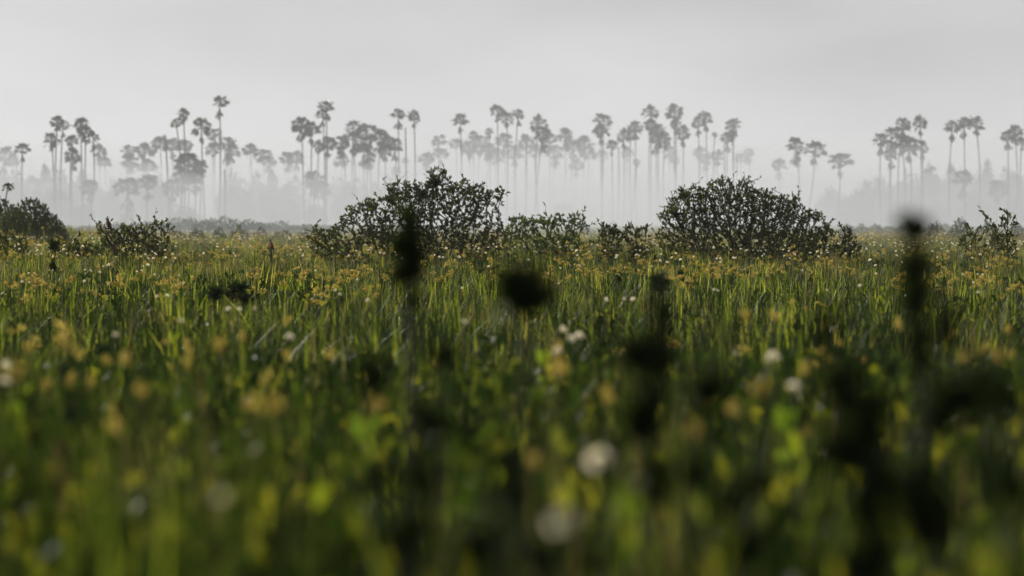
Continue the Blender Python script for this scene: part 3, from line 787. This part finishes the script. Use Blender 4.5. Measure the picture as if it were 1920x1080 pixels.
def scatter(name, coll, P, rot, scl, idx, label, kind='stuff'):
    me = bpy.data.meshes.new(name)
    me.vertices.add(len(P)); me.vertices.foreach_set('co', np.asarray(P, np.float32).ravel())
    for nm, ty, key, arr in (('rot', 'FLOAT_VECTOR', 'vector', rot), ('scl', 'FLOAT_VECTOR', 'vector', scl), ('idx', 'INT', 'value', idx)):
        a = me.attributes.new(nm, ty, 'POINT')
        a.data.foreach_set(key, np.ascontiguousarray(arr, dtype=np.int32 if ty == 'INT' else np.float32).ravel())
    me.update()
    o = obj(name, me)
    ng = bpy.data.node_groups.new(name + '_scatter', 'GeometryNodeTree')
    ng.interface.new_socket('Geometry', in_out='INPUT', socket_type='NodeSocketGeometry')
    ng.interface.new_socket('Geometry', in_out='OUTPUT', socket_type='NodeSocketGeometry')
    N = ng.nodes; Lk = ng.links
    gi = N.new('NodeGroupInput'); go = N.new('NodeGroupOutput')
    ci = N.new('GeometryNodeCollectionInfo'); ci.inputs['Collection'].default_value = coll
    ci.inputs['Separate Children'].default_value = True; ci.inputs['Reset Children'].default_value = True
    ip = N.new('GeometryNodeInstanceOnPoints'); ip.inputs['Pick Instance'].default_value = True
    def na(n_, dt):
        q = N.new('GeometryNodeInputNamedAttribute'); q.data_type = dt; q.inputs['Name'].default_value = n_
        return q.outputs['Attribute']
    Lk.new(gi.outputs[0], ip.inputs['Points']); Lk.new(ci.outputs[0], ip.inputs['Instance'])
    Lk.new(na('idx', 'INT'), ip.inputs['Instance Index'])
    e2r = N.new('FunctionNodeEulerToRotation'); Lk.new(na('rot', 'FLOAT_VECTOR'), e2r.inputs[0]); Lk.new(e2r.outputs[0], ip.inputs['Rotation'])
    Lk.new(na('scl', 'FLOAT_VECTOR'), ip.inputs['Scale']); Lk.new(ip.outputs[0], go.inputs[0])
    md = o.modifiers.new('scatter', 'NODES'); md.node_group = ng
    tag(o, label, None, None, kind)
    return o

def field(y0, y1, dens, margin=1.25, extra=3.0, r=rng):
    """even random points over the wedge of meadow that the camera can see"""
    wmax = y1 * .18 * margin + extra
    n = int(2 * wmax * (y1 - y0) * dens)
    x = r.uniform(-wmax, wmax, n); y = r.uniform(y0, y1, n)
    k = np.abs(x) < y * .18 * margin + extra
    return x[k], y[k]

def fbm(x, y, s, seed):
    r = np.random.default_rng(seed); v = np.zeros_like(x); a = 1.0; tot = 0
    for o in range(4):
        for _ in range(3):
            th = r.uniform(0, 6.28); k = s * 2 ** o * r.uniform(.7, 1.3)
            v += a * np.sin(k * (x * math.cos(th) + y * math.sin(th)) + r.uniform(0, 6.28)) / 3
        tot += a * .6; a *= .55
    return v / tot

# ---- grass: reeds and fine grass
GC = bpy.data.collections.new('grass_tufts')
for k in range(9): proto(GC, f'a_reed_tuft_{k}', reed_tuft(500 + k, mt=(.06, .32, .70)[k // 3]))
for k in range(2): proto(GC, f'b_fine_tuft_{k}', fine_tuft(520 + k))
X, Y = [], []; SC_ = []
for (y0, y1, d, s) in ((4.0, 20, 34, 1.0), (20, 36, 18, 1.0), (36, 112, 9.5, 1.0), (112, 200, 3.6, 1.25), (200, 330, 1.6, 1.7), (330, 480, .6, 2.2)):
    x, y = field(y0, y1, d); X.append(x); Y.append(y); SC_.append(np.full(len(x), s))
X = np.concatenate(X); Y = np.concatenate(Y); SX = np.concatenate(SC_); SX = SX * np.interp(Y, [5, 40], [.45, 1.0])
pn = fbm(X, Y, .22, 1); hn = fbm(X, Y, .5, 2)
dark_patch = fbm(X, Y * .5, .3, 3)
keep = rng.random(len(X)) < np.clip(1.1 - .55 * np.clip(dark_patch - .5, 0, 1), .3, 1)
X, Y, SX, pn, hn = X[keep], Y[keep], SX[keep], pn[keep], hn[keep]
n = len(X)
fine = rng.random(n) < np.clip(.10 + .14 * pn + .14 * (Y > 60) + .12 * (Y > 105), .02, .5)
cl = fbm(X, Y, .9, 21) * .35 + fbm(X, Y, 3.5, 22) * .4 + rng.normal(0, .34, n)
sh = np.interp(Y, [6, 18, 45, 110, 200], [.62, .42, -.12, -.22, -.42])  # light and shade put into tint: darker tufts near, brighter ones farther off
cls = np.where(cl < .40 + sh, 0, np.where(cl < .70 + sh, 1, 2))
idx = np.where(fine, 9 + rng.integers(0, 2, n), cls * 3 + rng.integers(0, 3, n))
H = (.88 + .14 * hn + rng.normal(0, 1, n) * np.interp(Y, [8, 40], [.2, .14])) * np.interp(Y, [6, 30], [.86, 1])
H = np.clip(H, .4, 1.3) * np.where(fine, .98, 1)
rot = np.stack([rng.normal(0, .07, n), rng.normal(0, .07, n), rng.uniform(0, 6.28, n)], -1)
scl = np.stack([SX, SX, H], -1)
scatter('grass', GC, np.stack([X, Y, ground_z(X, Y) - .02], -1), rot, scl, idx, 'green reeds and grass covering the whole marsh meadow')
print('grass tufts', n)

# ---- sedges with brown heads: the nearest as single plants, the rest as a mass
SG = bpy.data.collections.new('sedge_tufts')
for k in range(5):
    a, b = sedge_geo(600 + k, 1.06, 4)
    me = b.mesh('sedge_heads', M['seed']); proto(SG, f'sedge_{k}', me)
x, y = field(24, 210, 1.5)
w = fbm(x, y, .25, 4)
k = rng.random(len(x)) < np.clip(.13 + .30 * w, .02, 1) * np.where(y > 110, .6, np.where(y < 45, .16, .6))
x, y = x[k], y[k]; n = len(x)
s = rng.uniform(.9, 1.15, n)
scatter('sedge_seed_heads', SG, np.stack([x, y, ground_z(x, y) - .02], -1), np.stack([0 * x, 0 * x, rng.uniform(0, 6.28, n)], -1),
        np.stack([s, s, s * rng.uniform(.88, 1.08, n)], -1), rng.integers(0, 5, n), 'brown sedge seed heads massed among the reeds')
SEDGE = []
for k in range(6):
    a, b = sedge_geo(640 + k, 1.1, 1); SEDGE.append((a.mesh('sedge_stem', M['stem']), b.mesh('sedge_head', M['seed'])))
x, y = field(6.5, 24, 1.6, 1.0, .6)
w = fbm(x, y, .9, 6); o_ = np.argsort(-(w * .5 + rng.random(len(x)) * .8 - .03 * np.abs(y - 14)))[:70]
for i in o_:
    a, b = SEDGE[rng.integers(0, 6)]
    st = obj('sedge', a, None, (x[i], y[i], ground_z(x[i], y[i]) - .02)); st.rotation_euler = (0, 0, rng.uniform(0, 6.28))
    q = rng.uniform(.85, 1.12); st.scale = (q * .5, q * .5, q)
    obj('seed_head', b, st)
    tag(st, 'blurred brown-headed sedge standing in the near meadow', 'sedge', 'brown sedges in the near meadow')

# ---- leafy ground cover and single bright plants
FG = bpy.data.collections.new('forb_tufts')
for k in range(4):
    a, b = forb_tuft(700 + k, None); proto(FG, f'forb_{k}', a.mesh('forb_leaves', M['forb']))
x, y = np.concatenate([field(5, 130, 2.4), field(4.5, 26, 20)], 1)
w = fbm(x, y, .3, 8); k = rng.random(len(x)) < np.clip(.2 + .5 * w + .4 * (y < 26), .03, 1)
x, y = x[k], y[k]; n = len(x); s = rng.uniform(.8, 1.35, n) * np.interp(y, [5, 30], [.38, 1])
scatter('ground_cover', FG, np.stack([x, y, ground_z(x, y)], -1), np.stack([0 * x, 0 * x, rng.uniform(0, 6.28, n)], -1),
        np.stack([s, s, rng.uniform(.8, 1.3, n)], -1), rng.integers(0, 4, n), 'leafy green ground cover among the reeds')
BR = []
for k in range(4):
    a, b = forb_tuft(720 + k, None, 20, .95, (.12, .22), .6); BR.append((b.mesh('stem', M['stem']), a.mesh('leaves', M['bright'])))
def bright_plant(px, py, d, label, group, s=1.0):
    c = at(px, py, d); a, b = BR[rng.integers(0, 4)]
    gz = float(ground_z(c[0], c[1])); z = max(.5, c[2] - gz) / .95
    st = obj('leafy_plant', a, None, (c[0], c[1], gz)); st.scale = (s, s, z); st.rotation_euler = (0, 0, rng.uniform(0, 6.28))
    f = obj('leaves', b, st); f['kind'] = 'stuff'
    tag(st, label, 'plant', group)
def near_d(py, h=.95): return near_at(0, py, h)
GL = 'blurred bright green leafy plant low in the near meadow'
for (px, py) in [(695, 830), (735, 835), (850, 835), (880, 850), (1445, 860), (1480, 850), (1510, 820), (465, 925), (500, 920), (555, 940), (590, 925), (215, 985), (415, 820), (815, 640), (175, 790), (390, 800), (1650, 930), (1830, 880), (1560, 990), (1340, 985),
                 (1000, 720), (1040, 690), (950, 735), (620, 950), (330, 650), (140, 665), (1085, 960), (1180, 980), (980, 830), (1020, 840), (30, 760), (60, 800), (1130, 590), (1390, 590), (700, 600)]:
    bright_plant(px, py, near_d(py), GL, 'bright leafy plants in the near meadow', rng.uniform(.32, .5))
bright_plant(290, 537, 50, 'single yellow leaf cluster standing out left of the middle', 'bright leafy plants in the near meadow', .45)
bright_plant(1665, 550, 44, 'yellow-green leaf cluster left of the dark stalk at right', 'bright leafy plants in the near meadow', .5)
bright_plant(413, 580, 38, 'yellow-green leaf left of the low dark patch', 'bright leafy plants in the near meadow', .4)

# ---- white flowers
FL = []
for k in range(6):
    a, b, c, l = flower_geo(800 + k, 1.28, .034 + .002 * k); FL.append((a.mesh('flower_stem', M['stem']), b.mesh('petals', M['petal']), c.mesh('flower_centre', M['pistil']), l))
def flower(x, y, zt, label, group, s=1.0):
    a, b, c, l = FL[rng.integers(0, 6)]; rz = rng.uniform(0, 6.28)
    x = x - s * (l[0] * math.cos(rz) - l[1] * math.sin(rz)); y = y - s * (l[0] * math.sin(rz) + l[1] * math.cos(rz))
    gz = float(ground_z(x, y)); st = obj('white_flower', a, None, (x, y, max(zt, gz + .4) - 1.28 * s)); st.scale = (s, s, s); st.rotation_euler = (0, 0, rz)
    p = obj('petals', b, st); obj('flower_centre', c, p)
    tag(st, label, 'flower', group)
PF = [(1125, 870, 10.2, 1.2, 'largest blurred pale flower in the lower middle of the meadow'), (1055, 990, 9.0, .9, 'big dim blurred flower low in the middle, below the largest one'),
      (540, 635, 22, 1.1, 'bright blurred white flower left of the middle'), (1450, 675, 16, 1.2, 'blurred pale round flower right of the middle'), (1487, 732, 14.5, 1.1, 'dim blurred round flower just below another at right'),
      (418, 937, 10, .42, 'small blurred green-white flower low at the left'), (1055, 622, 25, 1.15, 'upper flower of the blurred trio in the middle'), (1085, 633, 24, 1, 'right flower of the blurred trio in the middle'),
      (1070, 637, 24, .9, 'lower flower of the blurred trio in the middle'), (1048, 662, 21, 1.0, 'blurred flower just below the trio in the middle'), (12, 688, 19, .9, 'upper of two blurred flowers at the left edge'), (8, 718, 17.5, .7, 'lower of two blurred flowers at the left edge'),
      (215, 630, 23, .8, 'lone blurred white flower at the left below the dark patch')]
for (px, py, d, s, lab) in PF:
    d = near_at(px, py, 1.12); c = at(px, py, d); flower(c[0], c[1], c[2], lab, 'white marsh flowers', s * 1.05)
WL = 'small white flower on a thin stem among the reeds'
spots = [(295, 556), (313, 556), (428, 580), (448, 580), (290, 515), (265, 508), (277, 498), (268, 500), (256, 510), (264, 482), (292, 478), (285, 472), (290, 476), (278, 486), (250, 460), (230, 469), (240, 469), (193, 500), (204, 498), (160, 507),
         (170, 508), (159, 528), (54, 513), (64, 513), (42, 529), (54, 530), (337, 517), (345, 532), (478, 580), (338, 603), (1136, 563), (1170, 562), (1187, 563), (1027, 513), (1047, 532), (1013, 540), (867, 541), (670, 525), (630, 545), (636, 553), (592, 508), (690, 565),
         (1340, 544), (1345, 546), (1222, 500), (1250, 493), (1390, 461), (1355, 463), (1350, 486), (1352, 492), (1433, 455), (1430, 465), (1435, 470), (1533, 473), (1541, 475), (1586, 476), (1632, 489), (1642, 498), (1642, 514), (1612, 537), (1550, 545), (1505, 508),
         (1690, 492), (1806, 515), (1833, 515), (1826, 530), (1844, 515), (1851, 500), (1835, 549), (1697, 554), (1565, 620), (1700, 435), (1693, 463), (1640, 460), (870, 605), (965, 555), (1280, 500), (1155, 480), (1197, 480), (1237, 490), (1212, 456), (1214, 470)]
for (px, py) in spots:
    d = min(91, near_at(px, py, 1.18))
    c = at(px, py, d); flower(c[0], c[1], c[2], WL, 'white marsh flowers', rng.uniform(.9, 1.2) * (1.25 if d > 60 else .75))
x, y = field(48, 150, .2, .98, .2)
m = rng.permutation(len(x)); pr = np.clip(fbm(x, y, .2, 12) + .2, .05, 1) * np.where(y > 70, 1.6, .35)
m = m[rng.random(len(m)) < pr[m]]; m = m[np.argsort(y[m])][:205]
for i in m: flower(x[i], y[i], rng.uniform(1.05, 1.35) + float(ground_z(x[i], y[i])), WL, 'white marsh flowers', rng.uniform(.8, 1.2) * (1.25 if y[i] > 60 else .85))
FC = bpy.data.collections.new('flower_heads')
for k in range(6): proto(FC, f'flower_{k}', FL[k][1])
x, y = field(75, 230, .8)
w = np.clip(fbm(x, y, .12, 14) + .25, .03, 1); k = rng.random(len(x)) < w * np.where(y > 100, .85, .35)
x, y = x[k], y[k]; n = len(x); s = rng.uniform(.8, 1.25, n)
scatter('distant_flowers', FC, np.stack([x, y, rng.normal(-.05, .06, n)], -1), np.stack([0 * x, 0 * x, rng.uniform(0, 6.28, n)], -1),
        np.stack([s * 1.35, s * 1.35, np.full(n, 1.0)], -1), rng.integers(0, 6, n), 'countless white flower heads over the far meadow')

# ------------------------------------------------------------------ dark out-of-focus stalks close to the camera
def stalk(px, d, top, clumps, label, seed, mat='dark', bottom_x=None, n_stem=2):
    """clumps: (px, py, width px, height px, leaves)"""
    r = np.random.default_rng(seed)
    d = d * (.5 if d < 20 else 1)
    bx = px if bottom_x is None else bottom_x
    b = at(bx, HOR, d); b[2] = float(ground_z(b[0], b[1]))
    root = empty('dark_stalk', b)
    g = Geo()
    for q in range(n_stem):
        pts = [np.array([r.normal() * .03, r.normal() * .03, -.05])]
        for (cx, cy_, w, h, n) in sorted(clumps, key=lambda c: -c[1]):
            pts.append(at(cx + r.normal() * w * .12, cy_, d) - b)
        pts.append(at(top[0], top[1], d) - b)
        P = np.array(pts); P[1:, 1] += r.normal(size=len(P) - 1) * .02
        tube(g, P, np.linspace(.014, .005, len(P)) * min(1, d / 14), 5)
    obj('stem', g.mesh('stalk_stem', M['bark']), root)
    for (cx, cy_, w, h, n) in clumps:
        lg = Geo(); c = at(cx, cy_, d) - b; s = d / FPX; n = max(8, int(n * (3.4 if cy_ < 640 else 5.5))); lk = min(1.0, d / 14)
        lob = r.normal(size=(9, 3)) * .3; lob[0] = 0; lw = r.uniform(.4, .75, 9)
        li = r.integers(0, 9, n); dv = lob[li] + unit(r.normal(size=(n, 3))) * r.random((n, 1)) ** (1 / 2.2) * lw[li][:, None]
        P = c + dv * np.array([w * s * .5, w * s * .5, h * s * .5])
        D = dv + r.normal(size=(n, 3)) * .5 + np.array([0, 0, .5])
        leaves(lg, P - unit(D) * .03, D, r.uniform(.06, .11, n) * lk, r.uniform(.03, .05, n) * lk, r.uniform(0, 1, n), r=r)
        f = obj('leaf_cluster', lg.mesh('leaf_cluster', M[mat]), root); f['kind'] = 'stuff'
    tag(root, label, 'plant', 'dark blurred stalks close to the camera')
stalk(766, 19, (758, 372), [(765, 408, 40, 50, 20), (765, 455, 70, 80, 90), (770, 502, 66, 44, 70), (772, 560, 30, 60, 12)], 'dark blurred leafy stalk rising in front of the largest bush', 21)
stalk(975, 15, (975, 505), [(972, 545, 92, 92, 200), (960, 528, 56, 60, 60), (985, 530, 56, 60, 60), (975, 562, 70, 60, 60), (1030, 545, 40, 34, 24)], 'round dark blurred leaf clump below the middle of the field', 222, n_stem=1)
stalk(1714, 14.5, (1705, 400), [(1712, 428, 62, 52, 100), (1716, 500, 74, 70, 110), (1716, 560, 64, 70, 90), (1725, 660, 56, 110, 60)], 'tall dark blurred stalk with a leafy knob at the right', 23)
stalk(1236, 13.5, (1240, 520), [(1240, 590, 44, 110, 60), (1235, 660, 66, 90, 150), (1190, 660, 70, 90, 120), (1215, 780, 90, 110, 160), (1225, 900, 70, 120, 90)], 'dark blurred double column below the rounded bush', 24)
stalk(1328, 12.5, (1330, 680), [(1328, 725, 92, 76, 170), (1325, 800, 30, 60, 14), (1300, 880, 60, 80, 60)], 'round dark blurred knob right of the double column', 25)
stalk(1552, 11.5, (1548, 560), [(1550, 610, 46, 110, 60), (1575, 720, 80, 110, 120), (1600, 830, 150, 140, 260), (1640, 940, 130, 140, 200), (1620, 1050, 130, 120, 200)], 'tallest dark blurred column in the lower right', 26)
stalk(1780, 12, (1775, 560), [(1775, 610, 60, 110, 90), (1840, 730, 120, 120, 220), (1770, 760, 90, 140, 130), (1745, 960, 120, 170, 220), (1720, 880, 60, 90, 70)], 'dark blurred branching column near the right edge', 27)
stalk(1880, 10, (1885, 680), [(1880, 740, 70, 100, 90), (1890, 900, 90, 150, 110)], 'dark blurred column at the right edge', 28)
stalk(700, 14, (700, 675), [(700, 705, 56, 56, 80)], 'small dark blurred knob left of the middle', 29, n_stem=1)
stalk(832, 15, (832, 640), [(832, 665, 48, 48, 70)], 'small dark blurred knob below the largest bush', 30, n_stem=1)
stalk(806, 12, (800, 740), [(806, 778, 78, 70, 120), (780, 900, 60, 80, 50)], 'dark blurred knob low in the left middle', 31)
stalk(875, 11.5, (875, 780), [(875, 805, 44, 50, 60), (960, 860, 60, 90, 60)], 'smaller dark blurred knob right of another in the lower middle', 32)
stalk(710, 9.5, (705, 840), [(705, 885, 70, 90, 90), (790, 870, 46, 60, 50), (760, 1000, 130, 120, 140)], 'lowest dark blurred clump left of the middle', 33)
stalk(1010, 9.5, (1000, 880), [(960, 920, 90, 100, 100), (900, 1010, 130, 110, 130), (1010, 1030, 90, 90, 80)], 'dark blurred clump at the bottom middle', 34)
stalk(1410, 11.5, (1412, 820), [(1412, 900, 60, 60, 60), (1370, 930, 60, 70, 60), (1395, 1020, 100, 110, 110)], 'dark blurred clump at the bottom right of the middle', 35)
stalk(345, 45, (350, 560), [(348, 580, 22, 30, 30)], 'small dark plant at the left of the low dark patch', 36, n_stem=1)
stalk(425, 42, (425, 530), [(405, 550, 50, 26, 60), (440, 545, 60, 28, 80), (465, 560, 40, 26, 40)], 'low dark leafy patch in the left meadow', 37)
stalk(100, 55, (100, 450), [(102, 462, 18, 26, 40), (100, 500, 18, 30, 20)], 'dark upright stalk left of the low dark bushes', 38, n_stem=1)
stalk(1240, 30, (1244, 505), [(1236, 530, 40, 46, 46)], 'soft green blurred tuft above the dark double column', 39, 'forb')
stalk(1275, 55, (1276, 505), [(1276, 511, 18, 6, 14), (1280, 524, 16, 8, 12)], 'small reddish dark twig tuft right of the middle', 40, n_stem=1)

# ------------------------------------------------------------------ birds
def bird_mat():
    m = bpy.data.materials.new('bird_plumage'); m.use_nodes = True; t = m.node_tree; p = t.nodes['Principled BSDF']
    a = t.nodes.new('ShaderNodeAttribute'); a.attribute_name = 'tint'
    n = t.nodes.new('ShaderNodeTexNoise'); n.inputs['Scale'].default_value = 40
    ad = t.nodes.new('ShaderNodeMath'); ad.operation = 'MULTIPLY_ADD'; ad.inputs[1].default_value = .25
    r = t.nodes.new('ShaderNodeValToRGB'); e = r.color_ramp.elements
    e[0].position = .25; e[0].color = (.016, .011, .009, 1); e[1].position = .85; e[1].color = (.48, .20, .08, 1)
    t.links.new(n.outputs['Fac'], ad.inputs[0]); t.links.new(a.outputs['Fac'], ad.inputs[2]); t.links.new(ad.outputs[0], r.inputs[0])
    t.links.new(r.outputs[0], p.inputs['Base Color']); p.inputs['Roughness'].default_value = .7
    return m
M['bird'] = bird_mat()
M['beak'] = plainmat('bird_beak', (.03, .028, .025), (.06, .05, .045), 40, .4)
M['eye'] = plainmat('bird_eye', (.25, .03, .02), (.3, .05, .02), 40, .2, 0, .6)

def bird(px, py_feet, depth, scale, label, yaw=0.0):
    """upright perched bird facing left (-x), origin at its feet"""
    root = empty('bird', at(px, py_feet, depth)); root.rotation_euler = (0, 0, yaw); root.scale = (scale * 1.3, scale * 1.25, scale)
    # spine from the head down to the tail tip: (x, z, half depth x, half width y)
    S = np.array([(-.115, .405, .006, .006), (-.095, .425, .030, .027), (-.072, .432, .040, .034), (-.05, .415, .040, .034), (-.04, .38, .036, .030), (-.04, .34, .042, .036), (-.045, .29, .066, .056), (-.035, .23, .088, .074),
                  (-.012, .16, .094, .078), (.015, .09, .080, .068), (.042, .03, .056, .052), (.062, -.03, .034, .046), (.076, -.10, .022, .052), (.088, -.19, .016, .056), (.098, -.26, .010, .050), (.10, -.275, .003, .03)])
    C = np.stack([S[:, 0], 0 * S[:, 0], S[:, 1]], -1)
    T = unit(np.gradient(C, axis=0)); side = np.array([0, 1.0, 0]); Nn = np.cross(side, T)
    n = 14; a = np.linspace(0, 2 * math.pi, n, endpoint=False); g = Geo()
    V = C[:, None] + np.cos(a)[None, :, None] * S[:, 2][:, None, None] * Nn[:, None] + np.sin(a)[None, :, None] * S[:, 3][:, None, None] * side
    k = len(S); i, j = np.meshgrid(np.arange(k - 1), np.arange(n), indexing='ij'); j2 = (j + 1) % n
    F = np.stack([i * n + j, (i + 1) * n + j, (i + 1) * n + j2, i * n + j2], -1).reshape(-1, 4)
    V = V.reshape(-1, 3)
    front = np.repeat(C[:, 0], n) - V[:, 0]
    tint = np.where((front > .012) & (V[:, 2] > .12) & (V[:, 2] < .38), .85, .08)
    g.add(V, F, tint)
    body = obj('body', g.mesh('bird_body', M['bird'], True), root)
    bg = Geo(); tube(bg, [(-.105, 0, .413), (-.135, 0, .405), (-.158, 0, .392)], [.017, .012, .002], 7); obj('beak', bg.mesh('beak', M['beak'], True), root)
    for s in (-1, 1):
        eg = Geo(); tube(eg, [(-.085, s * .026, .432), (-.086, s * .031, .432), (-.086, s * .033, .432)], [.009, .008, .002], 7); obj('eye', eg.mesh('eye', M['eye'], True), root)
        wg = Geo()
        Wp = np.array([(-.045, .32), (-.01, .29), (.03, .2), (.05, .08), (.065, -.02), (.08, -.09), (.045, -.03), (.0, .07), (-.035, .2)])
        ins = np.array([(x, s * .074, z) for x, z in Wp]); outv = np.array([(x, s * (.088 - .02 * (q in (0, 5))), z) for q, (x, z) in enumerate(Wp)])
        m = len(Wp); c = np.array([[.01, s * .094, .12]])
        V2 = np.concatenate([ins, outv, c]); F2 = [[q, (q + 1) % m, m + (q + 1) % m, m + q] for q in range(m)] + [[m + q, m + (q + 1) % m, 2 * m] for q in range(m)]
        me = mesh_data('wing', V2, F2, M['bird'], np.full(len(V2), .1)); obj('wing', me, root)
        lgm = Geo(); tube(lgm, [(-.005, s * .035, .09), (-.012, s * .036, .04), (-.012, s * .036, .004)], [.018, .011, .008], 6)
        for q in (-.5, 0, .5): tube(lgm, [(-.012, s * .036, .01), (-.045, s * .036 + q * .03, .012), (-.062, s * .036 + q * .045, -.008)], [.007, .006, .003], 5)
        tube(lgm, [(-.012, s * .036, .01), (.018, s * .036, .006), (.026, s * .036, -.01)], [.007, .005, .003], 5)
        obj('leg', lgm.mesh('leg', M['beak'], True), root)
    cg = Geo(); r = np.random.default_rng(3)
    nn = 12; leaves(cg, np.repeat(np.array([[-.068, 0, .462]]), nn, 0) + r.normal(size=(nn, 3)) * np.array([.012, .006, .004]), np.stack([np.linspace(-.2, .75, nn), r.normal(size=nn) * .12, np.full(nn, 1.0)], -1), r.uniform(.06, .095, nn), .012, np.full(nn, .3), r=r)
    obj('crest', cg.mesh('crest', M['bird']), root)
    tag(root, label, 'bird', 'crested birds perched over the marsh')

BS = 88 / FPX
bird(204.5, 427.8, 86.2, .68, 'crested dark bird with orange breast perched on the left bush', -.2)
# the branch it stands on, a part of that bush
g = Geo()
def lb(px, py, dy=0): return at(px, py, 86.2 + dy) - np.array(LB.location)
tube(g, [lb(216, 478, .3), lb(211, 462, .2), lb(202, 450, .1), lb(199, 440), lb(207, 433), lb(216, 430)], [.05, .042, .036, .028, .02, .012], 6)
tube(g, [lb(222, 436), lb(212, 430), lb(204, 428.8), lb(195, 426.4), lb(188, 424), lb(184, 420)], [.024, .02, .016, .014, .010, .005], 6)
tube(g, [lb(199, 440), lb(192, 434), lb(189, 425), lb(186, 418)], [.022, .016, .012, .006], 5)
tube(g, [lb(235, 470), lb(230, 450), lb(222, 436)], [.035, .03, .024], 6)
obj('branch', g.mesh('branch', M['bark']), LB)
lg = Geo(); r5 = np.random.default_rng(55)
for (px, py) in [(186, 419), (184, 421), (189, 426), (192, 432), (188, 431), (186, 434), (194, 436), (212, 432), (220, 436)]:
    nq = 5; b = np.repeat(lb(px, py)[None], nq, 0); L = r5.uniform(.09, .15, nq)
    leaves(lg, b, r5.normal(size=(nq, 3)) * .7 + np.array([-.1, 0, .7]), L, L * .38, r5.uniform(.1, .8, nq), r=r5)
f = obj('foliage', lg.mesh('foliage', M['bush']), LB); f['kind'] = 'stuff'

bird(509, 466, 84, .56, 'crested dark bird perched on a dead stub in the meadow', .25)
stub = empty('dead_stub', at(509, 472, 84) * np.array([1, 1, 0]))
so = np.array(stub.location)
def sb(px, py, dy=0): return at(px, py, 84 + dy) - so
g = Geo(); tube(g, [sb(512, 535), sb(511, 500), sb(509, 484), sb(508, 467.5)], [.05, .045, .04, .025], 7); obj('trunk', g.mesh('stub_trunk', M['bark']), stub)
g = Geo(); tube(g, [sb(500, 464.5), sb(505, 466.6), sb(510, 467.2), sb(516, 466.5)], [.012, .018, .02, .012], 6); obj('branch', g.mesh('stub_branch', M['bark']), stub)
g = Geo(); tube(g, [sb(510, 486), sb(506, 480), sb(504, 475)], [.026, .02, .008], 6); obj('branch', g.mesh('stub_branch', M['bark']), stub)
tag(stub, 'dead broken stub sticking up under the meadow bird', 'stub')
print('tris', sum(sum(len(p.vertices) - 2 for p in o.data.polygons) for o in SC.objects if o.type == 'MESH' and len(o.data.polygons) < 200000 and o.data.users == 1))
